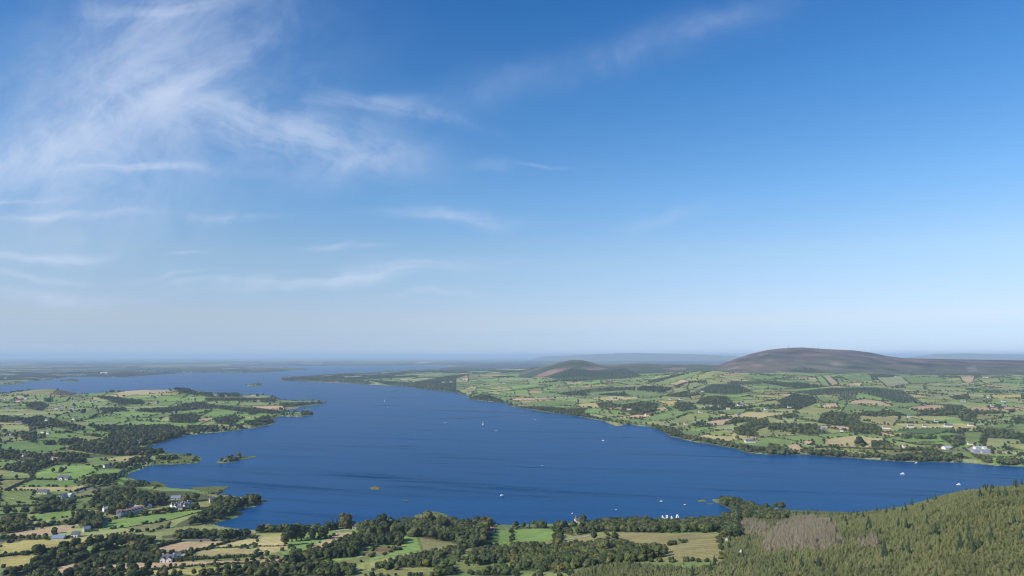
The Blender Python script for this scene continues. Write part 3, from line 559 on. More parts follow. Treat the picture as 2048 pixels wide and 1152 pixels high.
def water_mat():
    m = bpy.data.materials.new('lake_water'); m.use_nodes = True; T = NT(m.node_tree); b = T.n['Principled BSDF']
    geo = T.new('ShaderNodeNewGeometry'); p = geo.outputs['Position']
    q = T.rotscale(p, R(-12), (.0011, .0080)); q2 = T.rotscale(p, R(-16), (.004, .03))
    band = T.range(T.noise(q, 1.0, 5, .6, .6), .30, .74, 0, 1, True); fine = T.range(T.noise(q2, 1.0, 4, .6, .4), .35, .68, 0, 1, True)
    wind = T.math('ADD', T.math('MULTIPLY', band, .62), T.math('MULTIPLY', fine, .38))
    T.put(b.inputs['Base Color'], T.mix(wind, (.0, .046, .132), (.001, .066, .192)))  # reflection contrast of the wind lanes, painted into the base colour
    T.put(b.inputs['Roughness'], T.range(wind, 0, 1, .26, .38)); b.inputs['IOR'].default_value = 1.333
    T.put(b.inputs['Specular IOR Level'], T.range(wind, 0, 1, .0, .11))
    w1 = T.noise(T.rotscale(p, R(-15), (.10, .25)), 1.0, 3, .6); w2 = T.noise(T.rotscale(p, R(-20), (.5, .9)), 1.0, 3, .6)
    bp = T.new('ShaderNodeBump'); T.put(bp.inputs['Strength'], T.range(wind, 0, 1, .4, .6)); bp.inputs['Distance'].default_value = .8
    T.put(bp.inputs['Height'], T.math('ADD', T.math('MULTIPLY', w1, .7), T.math('MULTIPLY', w2, .25)))
    T.l.new(bp.outputs[0], b.inputs['Normal'])
    return m
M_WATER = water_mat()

# ------------------------------------------------------------------ object helpers
def link(name, me, mat=None, parent=None):
    o = bpy.data.objects.new(name, me); COL.objects.link(o)
    if mat is not None: me.materials.append(mat)
    if parent is not None: o.parent = parent
    return o
def tag(o, label=None, cat=None, group=None, kind=None):
    if label: o['label'] = label
    if cat: o['category'] = cat
    if group: o['group'] = group
    if kind: o['kind'] = kind
    return o
def empty(name, loc, rz=0.0, s=1.0):
    o = bpy.data.objects.new(name, None); COL.objects.link(o); o.location = loc; o.rotation_euler = (0, 0, rz); o.scale = (s, s, s); o.empty_display_size = .5
    return o
def mesh_np(name, V, Fq):
    me = bpy.data.meshes.new(name); n = len(Fq); w = Fq.shape[1]
    me.vertices.add(len(V)); me.vertices.foreach_set('co', np.ascontiguousarray(V, np.float32).ravel())
    me.loops.add(n * w); me.loops.foreach_set('vertex_index', np.ascontiguousarray(Fq, np.int32).ravel())
    me.polygons.add(n); me.polygons.foreach_set('loop_start', np.arange(0, n * w, w, dtype=np.int32)); me.polygons.foreach_set('loop_total', np.full(n, w, np.int32))
    me.update(calc_edges=True)
    return me
def grid_obj(name, facemask):
    j, i = np.nonzero(facemask)
    a = j * NU + i; Q = np.stack([a, a + 1, a + NU + 1, a + NU], 1)
    used, inv = np.unique(Q.ravel(), return_inverse=True)
    V = np.stack([Xg.ravel()[used], Yg.ravel()[used], Z.ravel()[used]], 1)
    me = mesh_np(name, V, inv.reshape(-1, 4))
    me.polygons.foreach_set('use_smooth', np.ones(len(Q), bool))
    at = me.attributes.new('field_color', 'FLOAT_COLOR', 'POINT')
    c = np.ones((len(used), 4), np.float32); c[:, :3] = np.clip(Cg.reshape(-1, 3)[used], .005, .9)
    at.data.foreach_set('color', c.ravel())
    sa_ = me.attributes.new('stripe_turn', 'FLOAT', 'POINT'); sa_.data.foreach_set('value', np.ascontiguousarray(STRIPE.ravel()[used]))
    return link(name, me, M_GROUND)
wv = np.array([(-16000, 500, 0), (16000, 500, 0), (16000, 15000, 0), (-16000, 15000, 0)])
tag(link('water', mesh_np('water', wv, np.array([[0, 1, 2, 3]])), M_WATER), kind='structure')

# haze: one closed box of even, pale air
hv = np.array([(x, y, z) for z in (-9.0, 338.0) for y in (-2500.0, 100000.0) for x in (-100000.0, 100000.0)])
hz = tag(link('haze', mesh_np('haze', hv, np.array([[0, 2, 3, 1], [4, 5, 7, 6], [0, 1, 5, 4], [2, 6, 7, 3], [0, 4, 6, 2], [1, 3, 7, 5]]))), kind='stuff')
hm = bpy.data.materials.new('haze_air'); hm.use_nodes = True; T = NT(hm.node_tree); T.n.clear()
o_ = T.new('ShaderNodeOutputMaterial'); pv = T.new('ShaderNodeVolumePrincipled')
pv.inputs['Color'].default_value = (.59, .79, 1.0, 1); pv.inputs['Density'].default_value = HAZE; pv.inputs['Anisotropy'].default_value = 0.0
for nm in ('Density Attribute', 'Color Attribute', 'Temperature Attribute'): pv.inputs[nm].default_value = ''
T.l.new(pv.outputs[0], o_.inputs['Volume']); hz.data.materials.append(hm)

# ------------------------------------------------------------------ tree shapes (unit height)
ICO = {}
def ico(sub):
    if sub not in ICO:
        bm = bmesh.new(); bmesh.ops.create_icosphere(bm, subdivisions=sub, radius=1.0)
        bm.verts.index_update()
        ICO[sub] = (np.array([v.co[:] for v in bm.verts]), np.array([[v.index for v in f_.verts] for f_ in bm.faces])); bm.free()
    return ICO[sub]
def tri_quads(V, Fs): return V, Fs
def leaf_cards(C, N, size, rng, along=1.0):
    """triangular sprays of leaves around points C facing N"""
    n = len(C); r = rng.normal(size=(n, 3)); N = N + .55 * rng.normal(size=(n, 3)); N /= np.linalg.norm(N, axis=1)[:, None]
    T1 = np.cross(N, r); T1 /= np.linalg.norm(T1, axis=1)[:, None] + 1e-9; T2 = np.cross(N, T1)
    s = (size * rng.uniform(.6, 1.4, n))[:, None]
    V = np.stack([C + T1 * s, C - .6 * T1 * s + .8 * T2 * s * along, C - .6 * T1 * s - .8 * T2 * s * along], 1).reshape(-1, 3)
    return V, np.arange(3 * n).reshape(-1, 3)
def crown_mesh(name, seed, kind):
    rng = np.random.default_rng(seed); VV, FF = [], []; off = 0
    def add(V, Fs):
        nonlocal off
        VV.append(V); FF.append(Fs + off); off += len(V)
    if kind in ('round', 'tall', 'shrub', 'oak'):
        nl, rad, hh, z0 = {'round': (8, .30, .40, .56), 'oak': (11, .40, .36, .58), 'tall': (10, .15, .44, .54), 'shrub': (8, .52, .40, .46)}[kind]
        for q in range(nl):
            th = rng.uniform(0, 6.283); rr = math.sqrt(rng.uniform(0, 1)) * rad * .78; z = z0 + rng.uniform(-1, 1) * hh * .72
            sc = rad * rng.uniform(.42, .68) * (1 - .35 * abs(z - z0) / hh)
            if kind == 'tall': sc = rad * rng.uniform(.6, .9); rr *= .5
            if q == 0: rr = 0; z = z0; sc = rad * .8
            c = np.array([rr * math.cos(th), rr * math.sin(th), z])
            V, Fs = ico(2); D = sc * (1 + .28 * rng.normal(size=(len(V), 1)) * .6); P = V * D * np.array([1, 1, .92]) + c
            P[:, 2] = np.clip(P[:, 2], .06, 1.0); add(P, Fs)
            m = 46
            d = rng.normal(size=(m, 3)); d /= np.linalg.norm(d, axis=1)[:, None]
            C = c + d * sc * rng.uniform(.92, 1.22, (m, 1)) * np.array([1, 1, .95]); C[:, 2] = np.clip(C[:, 2], .05, 1.04)
            add(*leaf_cards(C, d, .075 if kind != 'tall' else .05, rng))
    else:                                  # conifers
        w = {'spruce': .20, 'young': .40, 'dead': .30}[kind]; nt = 11
        if kind != 'dead':
            a = np.linspace(0, 6.283, 9)[:-1]
            V = np.concatenate([np.stack([w * .55 * np.cos(a), w * .55 * np.sin(a), np.full(8, .10)], 1), [[0, 0, .93]]]); V[:8] *= 1 + .15 * rng.normal(size=(8, 1))
            add(V, np.array([[i, (i + 1) % 8, 8] for i in range(8)]))
        for q in range(nt):
            z = .08 + .90 * (q + .5) / nt; rr = w * (1.06 - z) ** .9 * rng.uniform(.88, 1.12); m = max(5, int(15 * (1.1 - z)))
            th0 = rng.uniform(0, 6.28)
            for b in range(m):
                th = th0 + 6.283 * b / m + rng.normal() * .15; L = rr * rng.uniform(.75, 1.2); hw = L * (.34 if kind != 'dead' else .13)
                c, s = math.cos(th), math.sin(th); zt = z - L * (.30 if kind != 'young' else -.05) + .03 * rng.normal()
                p0 = np.array([0.02 * c, .02 * s, z + .07]); tip = np.array([L * c, L * s, zt]); mid = (p0 + tip) * .5 ; side = np.array([-s, c, 0]) * hw
                add(np.stack([p0, mid + side + [0, 0, -.01], tip, mid - side + [0, 0, -.01]]), np.array([[0, 1, 2], [0, 2, 3]]))
        add(np.array([[.012, 0, .85], [-.012, .01, .85], [0, -.012, .85], [0, 0, 1.0]]), np.array([[0, 1, 3], [1, 2, 3], [2, 0, 3]]))
    me = mesh_np(name, np.concatenate(VV), np.concatenate(FF)); return me
def trunk_mesh(name, seed, kind):
    rng = np.random.default_rng(seed); VV, FF = [], []; off = 0
    def limb(p, q, r1, r2):
        nonlocal off
        p, q = np.array(p, float), np.array(q, float); d = q - p; d /= np.linalg.norm(d)
        a = np.cross(d, [.3, .9, .1]); a /= np.linalg.norm(a); b = np.cross(d, a)
        an = np.linspace(0, 6.283, 7)[:-1]
        ring = np.outer(np.cos(an), a) + np.outer(np.sin(an), b)
        VV.append(np.concatenate([p + ring * r1, q + ring * r2])); FF.append(np.array([[i, (i + 1) % 6, 6 + (i + 1) % 6, 6 + i] for i in range(6)]) + off); off += 12
    top = {'round': .55, 'oak': .5, 'tall': .8, 'shrub': .35}.get(kind, .95); r = {'shrub': .03}.get(kind, .028)
    limb((0, 0, -.04), (.01, 0, top * .5), r * 1.3, r * .85); limb((.01, 0, top * .5), (0, .01, top), r * .85, r * .3)
    if kind in ('round', 'oak', 'shrub'):
        for q in range(5):
            th = q * 1.26 + rng.uniform(0, .6); z = top * rng.uniform(.4, .8); L = rng.uniform(.16, .24)
            limb((.01, 0, z), (L * math.cos(th), L * math.sin(th), z + L * .9), r * .5, r * .15)
    return mesh_np(name, np.concatenate(VV), np.concatenate(FF))
KINDS = [('round', M_LEAF), ('oak', M_LEAF), ('round', M_LEAFD), ('oak', M_LEAFD), ('tall', M_LEAFD), ('shrub', M_LEAFD), ('shrub', M_WILLOW), ('round', M_WILLOW), ('spruce', M_SPRUCE), ('young', M_YOUNG), ('dead', M_DEAD), ('round', M_LEAF), ('young', M_MID)]
PROTO = []
for q, (kd, mt) in enumerate(KINDS):
    cm = crown_mesh('crown', 100 + q, kd); cm.materials.append(mt)
    tm = trunk_mesh('trunk', 200 + q, kd); tm.materials.append(M_BARK)
    PROTO.append((cm, tm))
PBROAD, PDARK, PTALL, PSHRUB, PWIL, PSPR, PYOU, PDEAD = [0, 1, 11], [2, 3], [4], [5], [6, 7], [8], [9], [10]

# ------------------------------------------------------------------ where the trees stand
TX, TY, TH, TP, TL = [], [], [], [], []      # x, y, height, shape, label index
LABELS = [None]
def put(x, y, h, p, lab=0):
    TX.append(x); TY.append(y); TH.append(h); TP.append(p); TL.append(lab)
occupied = TRACED.copy()
pb = [(1140, 1158), (1150, 1150), (1165, 1142), (1250, 1128), (1300, 1134), (1374, 1138), (1446, 1128)]
def yrow(px, row): return hit(px, row)[1]
yb = [yrow(a, b) for a, b in pb]
occupied |= ((PXG > 1446) & (Yg < 870)) | ((PXG > 1565) & (Yg < 1150)) | ((PXG > 1135) & (Yg < np.interp(PXG, [p for p, _ in pb], yb)))
def scatter(P, sp, hmin, hmax, protos, lab, gap=0.0, keep=1.0, outline=None):
    x0, y0 = P.min(0); x1, y1 = P.max(0)
    nx, ny = max(1, int((x1 - x0) / sp)), max(1, int((y1 - y0) / sp))
    if nx * ny > 60000: return
    gx, gy = np.meshgrid(x0 + (np.arange(nx) + .5) * sp, y0 + (np.arange(ny) + .5) * sp)
    gx = gx.ravel() + RNG.uniform(-.48, .48, nx * ny) * sp; gy = gy.ravel() + RNG.uniform(-.48, .48, nx * ny) * sp
    ok = inside(P, gx, gy) & (look(SD, gx, gy) > 1.5) & (RNG.random(nx * ny) < keep)
    if gap: ok &= vnoise(gx / (sp * 5), gy / (sp * 5), 131) > gap
    hn = .5 + .5 * np.clip(fbm(gx, gy, 60, 2, 137) * 2, -1, 1)
    if outline is not None and ok.any():
        zz = zat(gx, gy); O = np.array(outline, float)
        for fr in ((.85, .55, .3, 0) if np.median(gy) < 1000 else (.55, .3, 0)):
            zt = zz + fr * .8 * hmax; o2 = ok & inside(O, px_of(gx, gy, zt), row_of(gy, zt))
            if o2.sum() > .45 * ok.sum() or fr == 0: ok = o2 if fr else ok; break
    for x, y, n_ in zip(gx[ok], gy[ok], hn[ok]):
        h = (hmin + (hmax - hmin) * (.55 * n_ + .45 * RNG.random())) * float(np.interp(y, [900, 1500], [.80, .74])); put(x, y, h, protos[int(RNG.integers(len(protos)))], lab)
WOODS = []
def wood(k, phrase, protos, hmin, hmax, sp, *pts, **kw): WOODS.append((k, phrase, protos, hmin, hmax, sp, pts, kw))
MIXD = PBROAD + PDARK + PDARK; SCR = PWIL + PSHRUB + PBROAD
W_ = wood
W_('1', 'in the wood along the left shore below the sunlit meadows', MIXD, 9, 15, 10, (690, 650), (1100, 655), (1350, 650), (1500, 690), (1450, 730), (1330, 772), (1160, 805), (1020, 825), (1150, 835), (1340, 860), (1200, 885), (900, 890), (560, 840), (640, 795), (860, 765), (880, 705))
W_('1', None, MIXD, 9, 14, 13, (0, 560), (230, 580), (320, 560), (550, 620), (690, 650), (680, 680), (600, 690), (400, 650), (250, 660), (150, 630), (0, 620), gap=.25)
W_('1', None, MIXD, 8, 13, 10, (130, 690), (290, 690), (300, 780), (330, 800), (180, 760)); W_('1', None, MIXD, 8, 13, 10, (350, 775), (445, 772), (440, 802), (350, 802)); W_('1', None, MIXD, 8, 13, 10, (470, 745), (660, 748), (660, 800), (480, 805))
W_('1', None, MIXD, 8, 13, 10, (0, 840), (130, 842), (320, 865), (560, 850), (900, 890), (400, 920), (0, 920), gap=.3); W_('1', None, PSPR + PDARK, 12, 17, 15, (750, 380), (900, 362), (1180, 332), (1340, 340), (1500, 345), (1600, 375), (1900, 385), (1950, 412), (1700, 420), (1440, 385), (1380, 350), (1180, 342), (900, 382))
W_('1', None, MIXD, 9, 14, 13, (700, 405), (900, 410), (1150, 440), (1160, 470), (960, 480), (850, 440)); W_('1', None, MIXD, 9, 14, 13, (1080, 510), (1270, 500), (1640, 470), (2000, 500), (1980, 540), (1700, 505), (1280, 540), (1080, 530)); W_('1', None, MIXD, 9, 14, 13, (780, 500), (1010, 500), (1020, 530), (830, 540)); W_('1', None, MIXD, 9, 14, 11, (1350, 560), (1560, 540), (1600, 580), (1560, 630), (1360, 620)); W_('1', None, MIXD, 9, 14, 11, (1500, 640), (1740, 640), (1760, 690), (1500, 700))
W_('1', None, MIXD, 8, 13, 11, (1710, 580), (1880, 560), (1940, 590), (1860, 640), (1720, 630)); W_('1', None, MIXD, 8, 13, 12, (1950, 600), (2048, 600), (2048, 640), (1960, 645)); W_('1', None, MIXD, 8, 13, 12, (200, 460), (330, 450), (400, 480), (340, 530), (220, 510)); W_('1', None, MIXD, 8, 13, 12, (350, 420), (415, 430), (410, 460), (360, 460)); W_('1', None, MIXD, 8, 13, 13, (1420, 470), (1640, 450), (1640, 480), (1420, 490)); W_('1', None, MIXD, 8, 13, 12, (1640, 420), (2048, 420), (2048, 445), (1640, 450)); W_('1', None, MIXD, 8, 12, 12, (1980, 500), (2048, 495), (2048, 560), (1990, 560))
W_('3', None, MIXD, 8, 14, 10, (0, 590), (60, 560), (130, 590), (160, 620), (60, 640), (0, 650)); W_('3', None, MIXD, 7, 12, 11, (0, 500), (230, 530), (240, 548), (100, 552), (0, 540)); W_('3', None, MIXD, 7, 12, 11, (0, 425), (140, 420), (180, 450), (60, 455), (0, 450)); W_('3', None, MIXD, 7, 12, 11, (180, 460), (420, 455), (560, 455), (520, 468), (250, 500), (180, 480)); W_('3', 'on the low wooded islet off the left point', MIXD, 7, 11, 9, (360, 548), (410, 535), (460, 545), (460, 560), (370, 562))
W_('3', None, MIXD, 8, 12, 20, (180, 262), (480, 252), (760, 235), (700, 255), (880, 285), (960, 310), (860, 318), (660, 298), (300, 293)); W_('3', None, MIXD, 8, 13, 16, (860, 275), (1100, 290), (1250, 300), (1500, 250), (1740, 225), (1600, 270), (1600, 360), (1700, 395), (1650, 405), (1300, 355), (1050, 320)); W_('3', None, MIXD, 8, 13, 14, (1690, 425), (1800, 390), (1900, 410), (2048, 470), (2048, 495), (1950, 460), (1720, 435))
W_('2', 'in the small wood at the left edge above the tan field', MIXD, 8, 13, 7, (0, 520), (180, 510), (265, 570), (280, 625), (130, 660), (0, 675)); W_('2', 'in the bushes between the green and tan fields', SCR, 5, 8, 6, (290, 600), (600, 555), (610, 590), (300, 620))
W_('2', 'in the tall clump left of the long green meadow', MIXD + PTALL, 9, 15, 7, (610, 470), (760, 500), (900, 540), (810, 575), (790, 650), (700, 640), (640, 620), (600, 560))
W_('2', 'in the wood around the white terraced cottages', MIXD, 9, 15, 8, (790, 320), (960, 275), (1300, 330), (1520, 330), (1700, 370), (1640, 410), (1360, 430), (1220, 470), (1050, 470), (880, 520), (760, 490), (900, 420), (700, 420), gap=.22)
W_('2', 'in the line of trees in front of the terraced cottages', MIXD, 5, 8, 5, (1010, 535), (1130, 515), (1360, 485), (1620, 468), (1620, 476), (1380, 496), (1140, 528), (1010, 545), gap=.2)
W_('2', 'in the shore wood between the long meadow and the bay', MIXD, 8, 14, 7, (1360, 625), (1480, 560), (1620, 495), (1740, 380), (1920, 390), (1900, 460), (1890, 520), (1700, 580), (1500, 612)); W_('2', 'on the wooded tip jutting into the left bay', MIXD, 9, 14, 7, (1930, 420), (2000, 400), (2090, 400), (2100, 415), (2040, 450), (1900, 450))
W_('2', 'in the belt of trees behind the tan field by the bay', MIXD, 8, 13, 7, (1290, 690), (1560, 640), (1640, 665), (2048, 665), (2048, 690), (1840, 715), (1450, 715), (1300, 705)); W_('2', 'in the copse between the straw field and the long meadow', MIXD, 6, 9.5, 6, (910, 690), (1060, 670), (1250, 690), (1200, 770), (1100, 805), (1000, 740), (930, 730))
W_('2', 'in the rounded wood left of the white gabled house', MIXD + PWIL, 4, 7.5, 4.5, (560, 970), (600, 900), (740, 830), (900, 790), (1200, 820), (1300, 850), (1190, 890), (930, 910), (700, 960), (650, 1000)); W_('2', 'in the tree belt between two straw fields at bottom left', MIXD, 4.5, 7, 4.5, (280, 950), (500, 880), (730, 810), (760, 835), (520, 920), (300, 965)); W_('2', 'in the dark clump at the bottom left corner', MIXD, 6, 9.5, 6, (0, 975), (260, 940), (270, 985), (100, 1020), (0, 1020))
W_('2', 'in the garden around the bungalows on the left', MIXD, 6, 10, 8, (250, 390), (400, 345), (600, 355), (610, 440), (510, 475), (400, 440), gap=.35); W_('2', None, MIXD, 8, 13, 9, (0, 160), (250, 195), (400, 130), (700, 105), (700, 70), (400, 40), (200, 90), (60, 110), gap=.2); W_('2', 'on the knoll between the shore meadow and the bungalow field', MIXD, 8, 13, 8, (600, 262), (740, 200), (930, 190), (940, 225), (870, 290), (790, 290), (690, 275), (610, 275))
W_('2', None, MIXD, 7, 12, 8, (740, 150), (900, 110), (1030, 110), (1000, 160), (900, 150)); W_('2', None, MIXD, 7, 12, 8, (1030, 70), (1180, 60), (1230, 100), (1120, 105), (1040, 100)); W_('2', None, MIXD, 7, 12, 9, (660, 430), (900, 410), (900, 430), (660, 450)); W_('2', None, PSHRUB + MIXD, 4, 8, 8, (960, 240), (1160, 235), (1250, 290), (1020, 300)); W_('2', 'on the small wooded island in the left bay', MIXD, 6, 10, 6, (1800, 75), (1860, 55), (1920, 70), (1900, 90), (1800, 92))
W_('2', None, MIXD, 7, 11, 8, (1240, 70), (1420, 60), (1440, 80), (1260, 85)); W_('2', 'in the hedge bank below the tan field', PSHRUB + MIXD, 4, 8, 6, (0, 690), (100, 690), (400, 690), (640, 690), (400, 712), (0, 735), gap=.2)
W_('2', 'in the dark wood at the bottom under the yellow strip', MIXD, 6, 9, 5.5, (1180, 1015), (1500, 1003), (1700, 990), (2048, 930), (2048, 1015))
W_('4', 'in the large wood behind the tan field and the shore', MIXD + PWIL, 9, 15, 7, (800, 705), (820, 640), (1040, 590), (1240, 590), (1400, 575), (1600, 605), (1900, 585), (1900, 660), (1870, 740), (1750, 800), (1560, 740), (1300, 700), (1200, 690), (1000, 690), gap=.12)
W_('4', 'in the dark wood between the tan field and the rough meadow', PDARK + PBROAD, 9, 13, 6.5, (250, 930), (260, 870), (500, 820), (740, 740), (820, 720), (850, 760), (820, 855), (600, 870), (450, 910)); W_('4', 'in the row of dark firs behind the rough brown meadow', PSPR + PDARK, 9, 13, 6, (830, 770), (900, 720), (1240, 720), (1180, 755), (1000, 765), (900, 775)); W_('4', 'in the low fir plantation beside the rough brown meadow', PSPR, 6, 9, 4, (600, 870), (620, 820), (830, 815), (820, 855), (700, 865))
W_('4', 'in the grey green willow scrub below the large wood', SCR, 4, 8, 5.5, (930, 955), (1300, 840), (1480, 800), (1700, 770), (1640, 860), (1540, 935), (1400, 940), (1100, 945), gap=.15); W_('4', 'in the bushes along the bottom edge below the tan field', MIXD + PWIL, 6, 10, 6, (0, 930), (240, 935), (430, 920), (600, 955), (760, 950), (770, 1015), (0, 1015)); W_('4', 'in the scrub right of the pale grass clearing', SCR, 4, 8, 5.5, (1680, 900), (1720, 850), (1800, 790), (2048, 800), (2048, 900), (1800, 920))
W_('4', 'in the tree belt on the near shore left of the reed bed', MIXD, 8, 13, 8, (0, 640), (190, 640), (430, 640), (600, 630), (770, 615), (760, 635), (400, 662), (0, 670)); W_('4', 'in the dark bushes at the bottom middle', MIXD, 5, 9, 6, (1440, 985), (1560, 970), (1650, 1000), (1440, 1015)); W_('4', 'in the bottom right corner scrub below the grass clearing', SCR, 5, 8, 6, (1760, 1005), (1960, 940), (2048, 930), (2048, 1015))
W_('6', 'in the tree belt behind the rough straw field', MIXD + PWIL, 7, 11, 6.5, (510, 680), (560, 605), (800, 582), (1200, 584), (1660, 575), (1665, 655), (1100, 662), (700, 655), (530, 685)); W_('6', 'in the rounded scrub wood below the bright green meadow', SCR + PBROAD, 5, 9, 5.5, (0, 775), (200, 775), (330, 790), (560, 765), (780, 755), (980, 790), (1180, 800), (1230, 830), (1100, 890), (500, 955), (400, 975), (0, 965), gap=.1)
W_('6', 'in the row of firs on the shore behind the bright green meadow', PSPR + PDARK, 8, 12, 6, (90, 620), (310, 612), (320, 628), (90, 630)); W_('6', 'in the shore belt beside the towered house', MIXD, 6, 10, 7, (0, 610), (90, 612), (90, 628), (0, 630)); W_('6', 'in the shore belt beside the towered house', MIXD, 6, 10, 7, (320, 610), (530, 600), (540, 618), (330, 625)); W_('6', 'on the wooded point right of the water park', MIXD + PWIL, 7, 12, 5.2, (1615, 425), (1700, 405), (1800, 420), (1900, 450), (2048, 495), (2200, 530), (2200, 570), (1900, 560), (1760, 500), (1640, 445)); W_('6', 'in the low hedge between the two bright green meadows', PSHRUB + MIXD, 3, 6, 5, (310, 625), (400, 640), (520, 680), (500, 690), (370, 660), (310, 640)); W_('6', 'in the dark bushes right of the bright green meadow', MIXD, 6, 9, 6, (330, 750), (310, 720), (400, 680), (430, 690), (400, 740), (350, 765))
W_('5', None, MIXD, 9, 14, 12, (670, 465), (760, 455), (880, 475), (860, 498), (700, 505)); W_('5', None, MIXD, 9, 14, 12, (880, 475), (1050, 450), (1180, 468), (1150, 530), (1060, 560), (960, 560), (880, 525)); W_('5', None, MIXD, 9, 14, 12, (1300, 460), (1420, 450), (1500, 512), (1400, 525), (1300, 512)); W_('5', None, PDARK + PSPR, 10, 15, 13, (1000, 335), (1150, 322), (1300, 345), (1200, 385), (1000, 362)); W_('5', None, PSPR, 11, 15, 13, (1460, 372), (1600, 308), (1800, 308), (1940, 370), (1800, 395), (1600, 390)); W_('5', None, MIXD, 9, 14, 12, (1560, 405), (1720, 405), (1780, 480), (1640, 480), (1470, 470), (1500, 435)); W_('5', None, PSPR, 10, 14, 14, (1740, 285), (2000, 290), (2000, 310), (1750, 315))
W_('5', None, MIXD + PWIL, 8, 13, 10, (20, 487), (250, 490), (400, 500), (600, 500), (570, 545), (700, 578), (860, 618), (1000, 628), (1150, 640), (1300, 655), (1380, 710), (1500, 735), (1760, 772), (1800, 790), (2048, 815), (2048, 868), (1900, 862), (1750, 818), (1500, 778), (1250, 724), (1200, 684), (1050, 645), (900, 630), (700, 595), (400, 555), (200, 522), (0, 494)); W_('5', None, MIXD, 9, 14, 11, (1770, 665), (1900, 610), (2048, 580), (2048, 650), (1950, 690), (2000, 740), (1800, 722)); W_('5', None, PSPR, 10, 15, 20, (280, 262), (460, 190), (560, 195), (620, 205), (780, 205), (900, 180), (1050, 250), (900, 270), (700, 280), (480, 295)); W_('5', None, MIXD, 8, 13, 16, (350, 385), (700, 340), (1000, 330), (980, 360), (700, 375), (400, 400), gap=.3); W_('5', None, MIXD, 8, 13, 14, (1230, 400), (1420, 360), (1420, 385), (1300, 415)); W_('5', None, PSPR + MIXD, 8, 13, 18, (1080, 290), (1300, 240), (1420, 225), (1250, 270), (1110, 312), gap=.2); W_('5', None, MIXD, 8, 13, 14, (1280, 330), (1400, 290), (1560, 280), (1560, 300), (1400, 305), (1330, 345))
W_('7', None, PSPR, 9, 12, 13, (210, 412), (330, 398), (500, 380), (850, 378), (1080, 402), (1220, 490), (1080, 508), (930, 470), (730, 415), (640, 490), (590, 480), (560, 440), (360, 440)); W_('7', None, PDARK + PSPR, 9, 14, 12, (60, 485), (210, 428), (360, 445), (400, 500), (300, 540), (140, 532)); W_('7', None, MIXD, 9, 14, 11, (390, 660), (440, 580), (580, 575), (720, 610), (720, 645), (900, 690), (900, 760), (700, 752), (640, 695), (520, 685)); W_('7', None, MIXD, 9, 14, 12, (0, 610), (200, 580), (260, 612), (100, 640)); W_('7', None, MIXD, 9, 14, 12, (0, 660), (380, 670), (500, 740), (350, 770), (100, 722), (0, 722), gap=.2); W_('7', None, MIXD, 8, 13, 13, (1380, 560), (1430, 510), (1550, 520), (1660, 575), (1680, 660), (1550, 652), (1520, 602), (1400, 605), gap=.15)
W_('7', None, MIXD, 9, 14, 9, (820, 868), (840, 805), (950, 805), (1000, 855), (990, 880), (860, 878)); W_('7', None, MIXD + PWIL, 9, 14, 9, (320, 880), (500, 885), (760, 920), (760, 948), (500, 934), (310, 922)); W_('7', None, MIXD + PWIL, 9, 14, 9, (0, 825), (60, 830), (190, 885), (300, 910), (290, 922), (0, 915)); W_('7', None, MIXD, 9, 14, 9, (1090, 935), (1200, 925), (1300, 940), (1400, 920), (1470, 945), (1460, 980), (1250, 972), (1100, 957)); W_('7', None, MIXD, 8, 12, 9, (790, 912), (900, 915), (1050, 945), (1040, 962), (800, 935)); W_('7', None, PWIL + MIXD, 9, 14, 10, (1820, 955), (2048, 955), (2048, 1002), (1850, 1002)); W_('7', None, MIXD, 9, 13, 9, (690, 835), (720, 800), (780, 815), (780, 845), (700, 852)); W_('7', None, MIXD, 8, 13, 10, (1370, 765), (1560, 755), (1560, 835), (1500, 862), (1400, 800), gap=.15); W_('7', None, MIXD, 8, 12, 9, (1170, 782), (1350, 778), (1350, 795), (1180, 792)); W_('7', None, MIXD, 8, 12, 9, (1050, 870), (1340, 862), (1350, 887), (1060, 888)); W_('7', None, MIXD, 8, 12, 9, (1480, 960), (1560, 945), (1560, 985), (1490, 985)); W_('7', None, MIXD, 8, 12, 9, (1680, 935), (1760, 930), (1790, 990), (1730, 985)); W_('7', None, MIXD, 8, 12, 9, (1690, 835), (1730, 770), (1760, 770), (1720, 840)); W_('7', None, MIXD, 8, 12, 10, (1890, 885), (2048, 885), (2048, 880), (1900, 850)); W_('7', None, MIXD, 8, 12, 12, (1440, 450), (1600, 430), (1620, 470), (1500, 480)); W_('7', None, MIXD, 8, 12, 12, (1740, 530), (1900, 510), (1900, 540), (1760, 545)); W_('7', None, MIXD, 8, 12, 12, (1970, 620), (2048, 600), (2048, 670), (1980, 675)); W_('7', None, MIXD, 8, 13, 12, (1060, 760), (1150, 750), (1160, 790), (1060, 790)); W_('7', None, MIXD, 8, 12, 14, (1700, 400), (1850, 400), (1880, 430), (1730, 420))
for (k_, ph, pr, hmn, hmx, sp, pts_, kw) in WOODS:
    P = poly_world(k_, list(pts_), 3)
    lab = 0
    if ph:
        if ph not in LABELS: LABELS.append(ph)
        lab = LABELS.index(ph)
    scatter(P, sp, hmn, hmx, pr, lab, outline=None if k_ in '46' or (ph and ('wooded' in ph or 'left shore below' in ph)) else [zpt(k_, p) for p in pts_], **kw)
    sl, m = chart_mask(P); m &= SD[sl] > 0; Cg[sl][m] = Cg[sl][m] * .25 + np.array((.045, .055, .024)) * .75; occupied[sl] |= m
